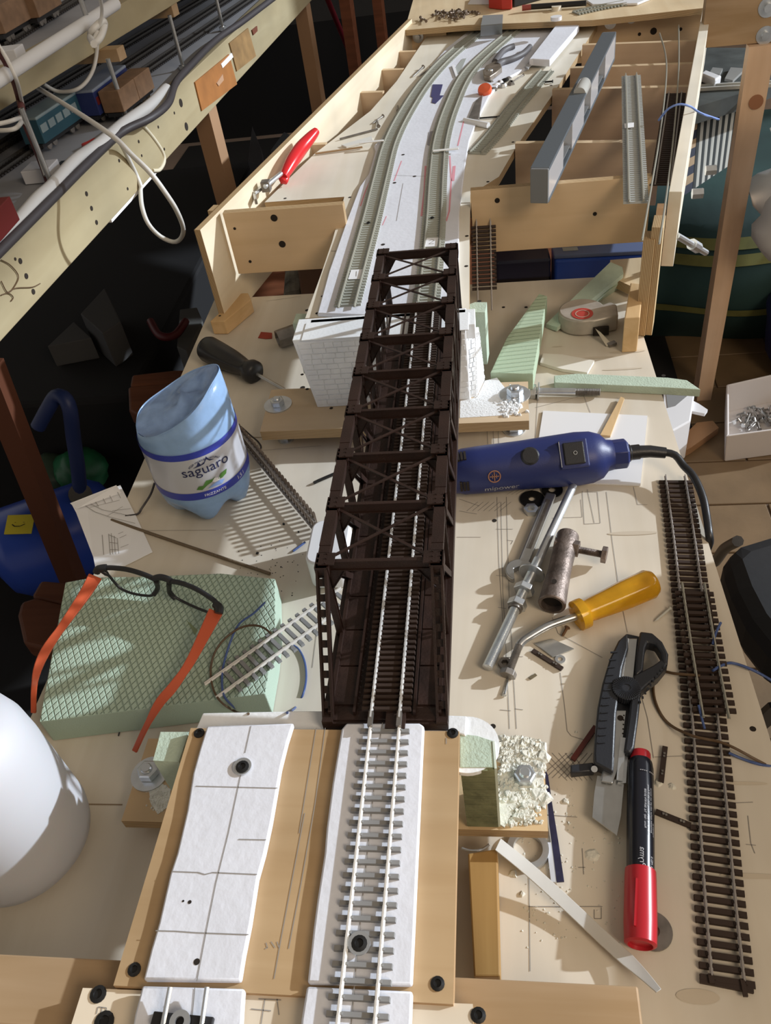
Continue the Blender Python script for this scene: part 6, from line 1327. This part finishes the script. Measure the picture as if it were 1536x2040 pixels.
zs = .197; SD = mat('sleeper_dark', (.025, .022, .022), .7); RD = mat('rail_dark', (.09, .085, .08), .45, .4)
lines = [((-60, 384), (505, -5)), ((-60, 334), (460, -5)), ((-60, 276), (412, -5)), ((-60, 215), (368, -5)), ((-60, 150), (325, -5)), ((-60, 105), (285, -5))]
nm_ = ('nearest the fascia', 'second from the fascia', 'third from the fascia', 'fourth from the fascia', 'fifth from the fascia', 'sixth from the fascia')
for (a, c), l in zip(lines, nm_):
    track('model_track', 'dark track on the left layout shelf, %s' % l, [P(*a, zs), P(*c, zs)], .0066, SD, RD, wd=.0046, gauge=.0174, rscale=1.3, ln=.031)
# wagons
def wagon(lab, a, c, z, body, roof, stripe=None, h=.034, w_=.031, boxes=1):
    A, B_ = P(*a, z+.012), P(*c, z+.012); t = thing('model_wagon', lab, 'model wagon', (A+B_)/2-Vector((0, 0, .012)), 'model wagons on the left shelf'); u = (B_-A).normalized(); L_ = (B_-A).length
    n = boxes
    for i in range(n):
        p, q = A.lerp(B_, i/n+.005), A.lerp(B_, (i+1)/n-.005); MB().bar(p+Vector((0, 0, h/2)), q+Vector((0, 0, h/2)), w_, h).done('body', body, t, bevel=.0008)
        if roof: MB().bar(p+Vector((0, 0, h+.001)), q+Vector((0, 0, h+.001)), w_+.001, .004).done('roof', roof, t, bevel=.0015)
    s_ = u.cross(Vector((0, 0, 1))); s_ = s_ if s_.x > 0 else -s_
    if stripe:
        for k in range(5): c0 = A.lerp(B_, .1+k*.18)+s_*(w_/2)+Vector((0, 0, h*.58)); MB().box(c0, (.0012, L_*.14, h*.32), Matrix((s_, u, Vector((0, 0, 1)))).transposed()).done('window_panel', stripe, t)
    MB().bar(A+Vector((0, 0, -.003)), B_+Vector((0, 0, -.003)), w_*.7, .005).done('chassis', BLACKP, t)
    for f in (.15, .28, .72, .85):
        for e in (-1, 1): p = A.lerp(B_, f)+s_*e*.009+Vector((0, 0, -.0065)); MB().lathe([(0, -.001), (.0052, -.001), (.0052, .001), (0, .001)], p, s_, 14, cap=False).done('wheel', DSTEEL, t)
    return t
zw = zs+.003
TEAL = mat('teal', (.02, .07, .10), .5); PALE = mat('pale_blue', (.20, .26, .28), .5); MAR = mat('maroon', (.14, .015, .015), .5); CAR = mat('wagon_brown', (.20, .12, .07), .7, var=.2, vs=60); NVY = mat('navy', (.02, .03, .12), .4); GRY = mat('roof_grey', (.22, .26, .34), .5)
wagon('pale blue and teal model coach on the left shelf', (70, 288), (150, 232), zw, TEAL, PALE, PALE, h=.030)
wagon('navy model locomotive with grey roof on the left shelf', (180, 232), (246, 178), zw, NVY, GRY, MAR, h=.030)
wagon('brown boxed model wagon behind the navy locomotive', (228, 225), (290, 176), zw, CAR, None, None, h=.028, boxes=2)
wagon('dark red open model wagon at the left edge of the photo', (-40, 500), (14, 440), zw, MAR, None, None, h=.026)
o = pxprism([(160, 286), (172, 281), (186, 274), (212, 274), (190, 292), (176, 294)], .197, .203).done('red_shunter', mat('red_part', (.50, .03, .02), .35), bevel=.002); tag(o, 'small red plastic part on the left layout shelf', 'plastic part')
b = MB(); b.box(P(83, 342, .205), (.036, .034, .016)); o = b.done('white_switch', mat('sw_white', (.55, .56, .60), .5), bevel=.001); tag(o, 'white switch box on the layout shelf near the fascia', 'box')
o = MB().box(P(121, 326, .198), (.006, .018, .001)).done('black_label', BLACKP); tag(o, 'small black rectangular label on the layout shelf', 'label')
# foam pipe bundle along the edge
wire('cable_bundle', 'thick white cable bundle running along the shelf edge', [(-20, 505, .205), (40, 440, .207), (78, 396, .209), (105, 372, .209), (150, 322, .210), (200, 287, .209), (248, 247, .208), (300, 210, .207), (332, 178, .206)], .0085, mat('bundle', (.55, .55, .55), .6), cat='cable', n=80, seg=10)
wire('black_cable', 'black cable running along the top of the fascia', [(-20, 520, .206), (60, 440, .206), (110, 390, .206), (170, 330, .206), (240, 265, .206), (300, 235, .206), (335, 205, .206), (350, 165, .206), (380, 130, .206), (430, 80, .206), (480, 45, .206), (520, 15, .206), (560, -15, .206)], .0055, WD, cat='cable', n=90, seg=8)
for i, (p, m, l) in enumerate((([(262, 243), (275, 242), (300, 268), (322, 300), (327, 320), (318, 338), (304, 340)], mat('cable_cream', (.60, .55, .42), .5), 'cream cable looping over the fascia below the second rod'), )):
    wire('cream_cable', l, [(x, y, .20) if i_ < 1 else (fpt(x, y)[0]+n_*.008).to_tuple() and (x, y, (fpt(x, y)[0]+n_*.008).z) for i_, (x, y) in enumerate(p)], .0028, m, cat='cable', n=50, seg=8)
WC = mat('cable_white', (.62, .61, .58), .45)
tag(MB().tube(resample([P(75, 175, .27), P(140, 215, .262), P(200, 254, .255), P(235, 280, .245), P(262, 308, .232), P(300, 345, .215), P(330, 385, .19), P(352, 420, .16), P(365, 455, .12), P(360, 475, .09), P(345, 482, .08), P(318, 470, .09), P(295, 445, .11), P(283, 412, .125), P(280, 380, .130), P(281, 372, .134), P(270, 345, .15), P(248, 300, .19), P(240, 286, .205)], 120), .0030, 8).done('white_cable', WC, smooth=60), 'white cable hanging in a big loop below the fascia', 'cable')
tag(MB().tube(resample([P(194, 75, .30), P(192, 110, .28), P(185, 140, .265), P(170, 165, .255), P(148, 180, .25), P(115, 182, .25), P(88, 168, .262)], 50), .0026, 8).done('white_cable', WC, smooth=60), 'white cable swinging in an arc below the upper beam', 'cable')
# upper shelf
us = thing('upper_shelf', 'upper railway shelf on a pine beam with hanging rods at the top left', 'shelf', S(1.0, .3, .28)); zb0, zb1 = .283, .318
A, B_ = P(-40, 246, zb0), P(345, 10, zb0); d = (B_-A).normalized(); nn2 = Vector((-d.y, d.x, 0)); nn2 = nn2 if nn2.x < 0 else -nn2; B_ = B_+d*1.2; A = A-d*.3
b = MB(); b.hexa([A, B_, B_+nn2*.022, A+nn2*.022]+[p+Vector((0, 0, zb1-zb0)) for p in (A, B_, B_+nn2*.022, A+nn2*.022)]); b.done('beam', FAS, us, bevel=.001)
b = MB(); o1 = nn2*.0225; q = [A+o1, B_+o1, B_+nn2*.6, A+nn2*.6]; b.hexa([p+Vector((0, 0, .018)) for p in q]+[p+Vector((0, 0, .030)) for p in q]); b.done('deck', DECK, us)
for px, ln in (((215, 108), .10), ((325, 22), .12)):
    c = P(*px, zb0-.008); MB().bar(c+nn2*.12-d*.0, c-nn2*(.022)+Vector((0, 0, 0)), .020, .016).done('cross_bar', PINE, us, bevel=.0006)
MB().tube([P(-20, 170, .333), P(100, 92, .333), P(230, 8, .333)], .0075, 12).done('white_pipe', mat('pipe_white', (.62, .62, .62), .4), us, smooth=60)
rods = [((255, 243), (214, 117), .28), ((366, 138), (337, 30), .276), ((108, 380), (42, 215), .293), ((445, 60), (433, 10), .27)]
rl = ('second rod from the left', 'third rod from the left', 'leftmost rod', 'rightmost rod')
for (bp, tp, zt_), l in zip(rods, rl):
    q = P(*bp, .197); t = thing('hanging_rod', 'thin steel rod between the shelves, %s' % l, 'rod', q, 'rods between the two shelves')
    MB().cyl(q, (q.x, q.y, zt_-.002), .0032, 10).done('rod', STEEL, t, smooth=60); MB().lathe([(.003, 0), (.007, 0), (.007, .006), (.003, .006)], q, n=6, cap=False).done('nut', ZINC, t)
for px, zt_, l in (((184, 70), .42, 'steel rod rising above the upper beam beside the knot'), ((0, 100), .42, 'steel rod rising at the far left edge')):
    q = P(*px, zb1); o = MB().cyl(q, (q.x, q.y, zt_), .0032, 10).done('hanging_rod', STEEL, smooth=60); tag(o, l, 'rod')
for a, c, l in (((0, 95), (170, -10), 'nearest the upper beam'), ((-20, 70), (100, -15), 'further back')):
    track('model_track', 'dark track on the upper left shelf, %s' % l, [P(*a, zb0+.031), P(*c, zb0+.031)], .0066, SD, RD, wd=.0046, rscale=1.3)
zq_ = zb0+.0335
wagon('brown model wagon on the upper shelf, leftmost of two', (-10, 70), (48, 36), zq_, CAR, None, None, h=.030)
wagon('brown model wagon on the upper shelf, right of the other', (58, 38), (104, 10), zq_, CAR, None, None, h=.030)
o = MB().box(P(20, 112, zb0+.040), (.030, .026, .018)).done('white_switch', mat('sw_white2', (.60, .61, .64), .5), bevel=.001); tag(o, 'white switch box on the upper left shelf', 'box')
tag(MB().tube(resample([P(187, 88, .325), P(180, 74, .322), P(186, 58, .33), P(204, 42, .335), P(208, 50, .33), P(200, 74, .322), P(188, 86, .318), P(196, 66, .325)], 60), .0042, 8).done('cable_knot', WC, smooth=60), 'white cable knotted around the upper beam', 'cable')
tag(MB().tube(resample([P(198, -10, .37), P(203, 18, .35), P(200, 45, .335), P(190, 66, .325)], 30), .0022, 8).done('white_cable', WC, smooth=60), 'thin white cable dropping to the knot on the upper beam', 'cable')
DRC = mat('cable_dred', (.10, .03, .03), .6)
tag(MB().tube(resample([P(-10, 95, .36), P(10, 120, .345), P(28, 160, .325), P(38, 195, .29), P(43, 215, .285), P(46, 235, .27), P(60, 270, .25), P(75, 305, .23), P(90, 345, .21), P(98, 372, .203), P(92, 388, .203), P(78, 396, .204)], 80), .0040, 8).done('dark_cable', DRC, smooth=60), 'dark red cable bundle hanging along the leftmost rod', 'cable')
tag(MB().tube(resample([P(-10, 80, .365), P(14, 118, .348), P(33, 160, .328), P(43, 200, .29), P(46, 218, .283), P(42, 238, .27), P(60, 255, .26), P(74, 300, .235), P(90, 350, .212)], 80), .0022, 8).done('white_cable', WC, smooth=60), 'white cable running down beside the leftmost rod', 'cable')
tag(MB().tube(resample([P(-10, 248, .28), P(15, 243, .278), P(38, 236, .275), P(44, 240, .272), P(30, 256, .272), P(0, 260, .272), P(-15, 256, .272)], 40), .0026, 8).done('white_cable', WC, smooth=60), 'white cable loop at the left edge below the upper beam', 'cable')
# ---------------------------------------------------------------- left: shade stand-ins and storage
BLK = mat('shade_fill_black', (.006, .006, .007), .85);  # near-black colour standing in for deep shade
o = MB().box((-1.66, 1.85, FZ+.155), (1.9, 1.2, .30)).done('dark_fill_box', BLK, bevel=.01); tag(o, 'large black box added to darken the space under the left shelf', 'dark fill')  # box added only to darken the floor under the shelf
o = MB().box((-1.20, .45, FZ+.0035), (1.9, 1.56, .004)).done('floor_shade_sheet', mat('sheet_shade_black', (.008, .007, .007), .95)); tag(o, 'black sheet added as shade on the floor left of the table', 'cloth')  # black sheet added where the floor lies in shade
o = MB().box((-.62, 4.2, FZ+.2), (2.8, 1.2, .4)).done('dark_fill_block', BLK); tag(o, 'black block added to darken the background behind the shelf', 'cabinet')  # block added to keep the background dark
o = MB().box((-.45, 2.5, FZ+.0025), (1.7, 2.1, .004)).done('floor_shade_sheet', mat('sheet_shade_black2', (.010, .009, .009), .95)); tag(o, 'dark sheet added as shade on the floor behind the far frame', 'cloth')  # dark sheet added over the floor in place of shade
def dbox(lab, px, z, h, m, cat='box', name='storage_box'):
    t = thing(name, lab, cat, P(*px[0], z-h)); pxprism(px, z-h, z, z).done('body', m, t, bevel=.002); return t
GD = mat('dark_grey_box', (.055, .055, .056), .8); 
zT = FZ+.306
dbox('grey box with a dark stripe on the added black box, larger of two', [(160, 625), (208, 573), (240, 640), (204, 664)], zT+.08, .079, GD)
dbox('grey wedge shaped box on the added black box, left of the larger one', [(94, 690), (147, 640), (182, 673)], zT+.05, .049, GD)
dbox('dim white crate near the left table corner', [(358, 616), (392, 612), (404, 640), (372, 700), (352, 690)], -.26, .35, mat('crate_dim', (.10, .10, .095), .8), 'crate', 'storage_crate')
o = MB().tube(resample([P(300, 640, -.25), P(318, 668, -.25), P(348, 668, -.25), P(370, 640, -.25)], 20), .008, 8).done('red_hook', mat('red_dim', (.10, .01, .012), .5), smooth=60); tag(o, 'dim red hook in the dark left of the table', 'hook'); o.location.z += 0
# bench slats
be = thing('wooden_bench', 'brown wooden bench with two rounded slats beside the green foam slab', 'bench', P(90, 1220, -.35))
BW = wood('bench_wood', (.17, .065, .033), (.12, .042, .02), 'x', grain=.8)
for px in ([(80, 1154), (60, 1188), (135, 1205), (240, 1215), (240, 1160), (150, 1160)], [(40, 1198), (33, 1225), (45, 1280), (130, 1300), (240, 1310), (240, 1225), (125, 1202), (70, 1188)]):
    pxprism(px, -.23, -.20, -.20).done('slat', BW, be, bevel=.006, seg=3)
q = P(90, 1225, -.23)
for dx in (.0, .12): MB().box((q.x+dx+.03, q.y, (FZ-.23)/2), (.035, .035, -.23-FZ-.002)).done('leg', BW, be)
be2 = thing('wooden_bench', 'reddish wooden bench end with two slats behind the bottle', 'bench', P(300, 800, -.3))
for px in ([(262, 746), (350, 736), (380, 736), (370, 762), (258, 768)], [(254, 770), (372, 760), (370, 830), (300, 840), (256, 815)]):
    pxprism(px, -.20, -.17, -.17).done('slat', BW, be2, bevel=.005, seg=3)
q = P(310, 790, -.2)
for dx in (.0, .09): MB().box((q.x+dx, q.y, (FZ-.2)/2), (.035, .035, -.2-FZ-.002)).done('leg', BW, be2)
# tilted brown leg
tl2 = tag(MB().bar(P(-25, 725, .02), P(150, 1165, -.40), .030, .030, (1, 0, 0)).done('wooden_strut', mat('leg_brown', (.10, .035, .018), .5)), 'tilted dark brown wooden leg at the left edge', 'post')
tl2.location.z += 0
# compressor
cp = thing('air_compressor', 'blue air tank with a yellow sticker and a blue hose under the left shelf', 'compressor', P(80, 1080, FZ)); TB = mat('tank_blue', (.03, .075, .42), .3)
zc = -.44; A, B_ = P(60, 1120, zc), P(210, 1010, zc); A = P(20, 1105, zc); B_ = P(215, 1035, zc); ax = (B_-A); L_ = ax.length; r_ = .085
MB().lathe([(0, -.03), (.04, -.024), (.07, -.010), (r_, .012), (r_, L_-.012), (.07, L_+.010), (.04, L_+.024), (0, L_+.03)], A, ax, 36, cap=False).done('tank', TB, cp, smooth=60)
for f in (.2, .8): p = A.lerp(B_, f); MB().box((p.x, p.y, (FZ+zc-r_)/2+.01), (.02, .10, abs(FZ-zc)-r_+.02)).done('foot', BLACKP, cp)
c = P(44, 1053, zc+.075); MB().box(c+Vector((0, 0, .01)), (.05, .035, .002), Matrix.Rotation(R(25), 3, 'X')).done('sticker', mat('yellow', (.62, .52, .03), .5), cp)
b = MB(); 
for dx in (-.008, .008): b.disc(c+Vector((dx, .004, .0125)), .0022, 8)
b.strip([c.xy+Vector((-.012, -.002)), c.xy+Vector((-.005, -.007)), c.xy+Vector((.005, -.007)), c.xy+Vector((.012, -.002))], .002, c.z+.0125); b.done('sticker_print', HOLE, cp)
MB().tube(resample([P(160, 985, -.36), P(155, 930, -.30), P(146, 870, -.24), P(140, 820, -.19), P(130, 795, -.17), P(112, 790, -.17), P(95, 815, -.19), P(76, 850, -.22)], 50), .0125, 12).done('hose', mat('hose_blue', (.015, .03, .12), .5), cp, smooth=60)
MB().cyl(P(165, 990, -.42), P(160, 985, -.35), .02, 14).done('valve', BLACKP, cp, smooth=60)
o = blob('green_bag', 'crumpled green plastic bag behind the blue hose', 'bag', P(160, 940, -.46), (.052, .05, .05), mat('bag_green2', (.02, .14, .06), .4, var=.5, vs=20, bump=.5, bs=40), 3)
o = blob('grey_green_bag', 'grey green plastic bag left of the blue hose', 'bag', P(104, 950, -.47), (.045, .05, .045), mat('bag_gg', (.06, .10, .07), .5, var=.4, vs=20, bump=.5, bs=40), 4)
# red pole, background
tag(MB().cyl(P(645, -20, .05), P(702, 118, -.2), .008, 10).done('red_pole', mat('pole_red', (.16, .01, .02), .5), smooth=60), 'dark red pole slanting in the background', 'pole')
for p in ((548, 70, 0), ): pass
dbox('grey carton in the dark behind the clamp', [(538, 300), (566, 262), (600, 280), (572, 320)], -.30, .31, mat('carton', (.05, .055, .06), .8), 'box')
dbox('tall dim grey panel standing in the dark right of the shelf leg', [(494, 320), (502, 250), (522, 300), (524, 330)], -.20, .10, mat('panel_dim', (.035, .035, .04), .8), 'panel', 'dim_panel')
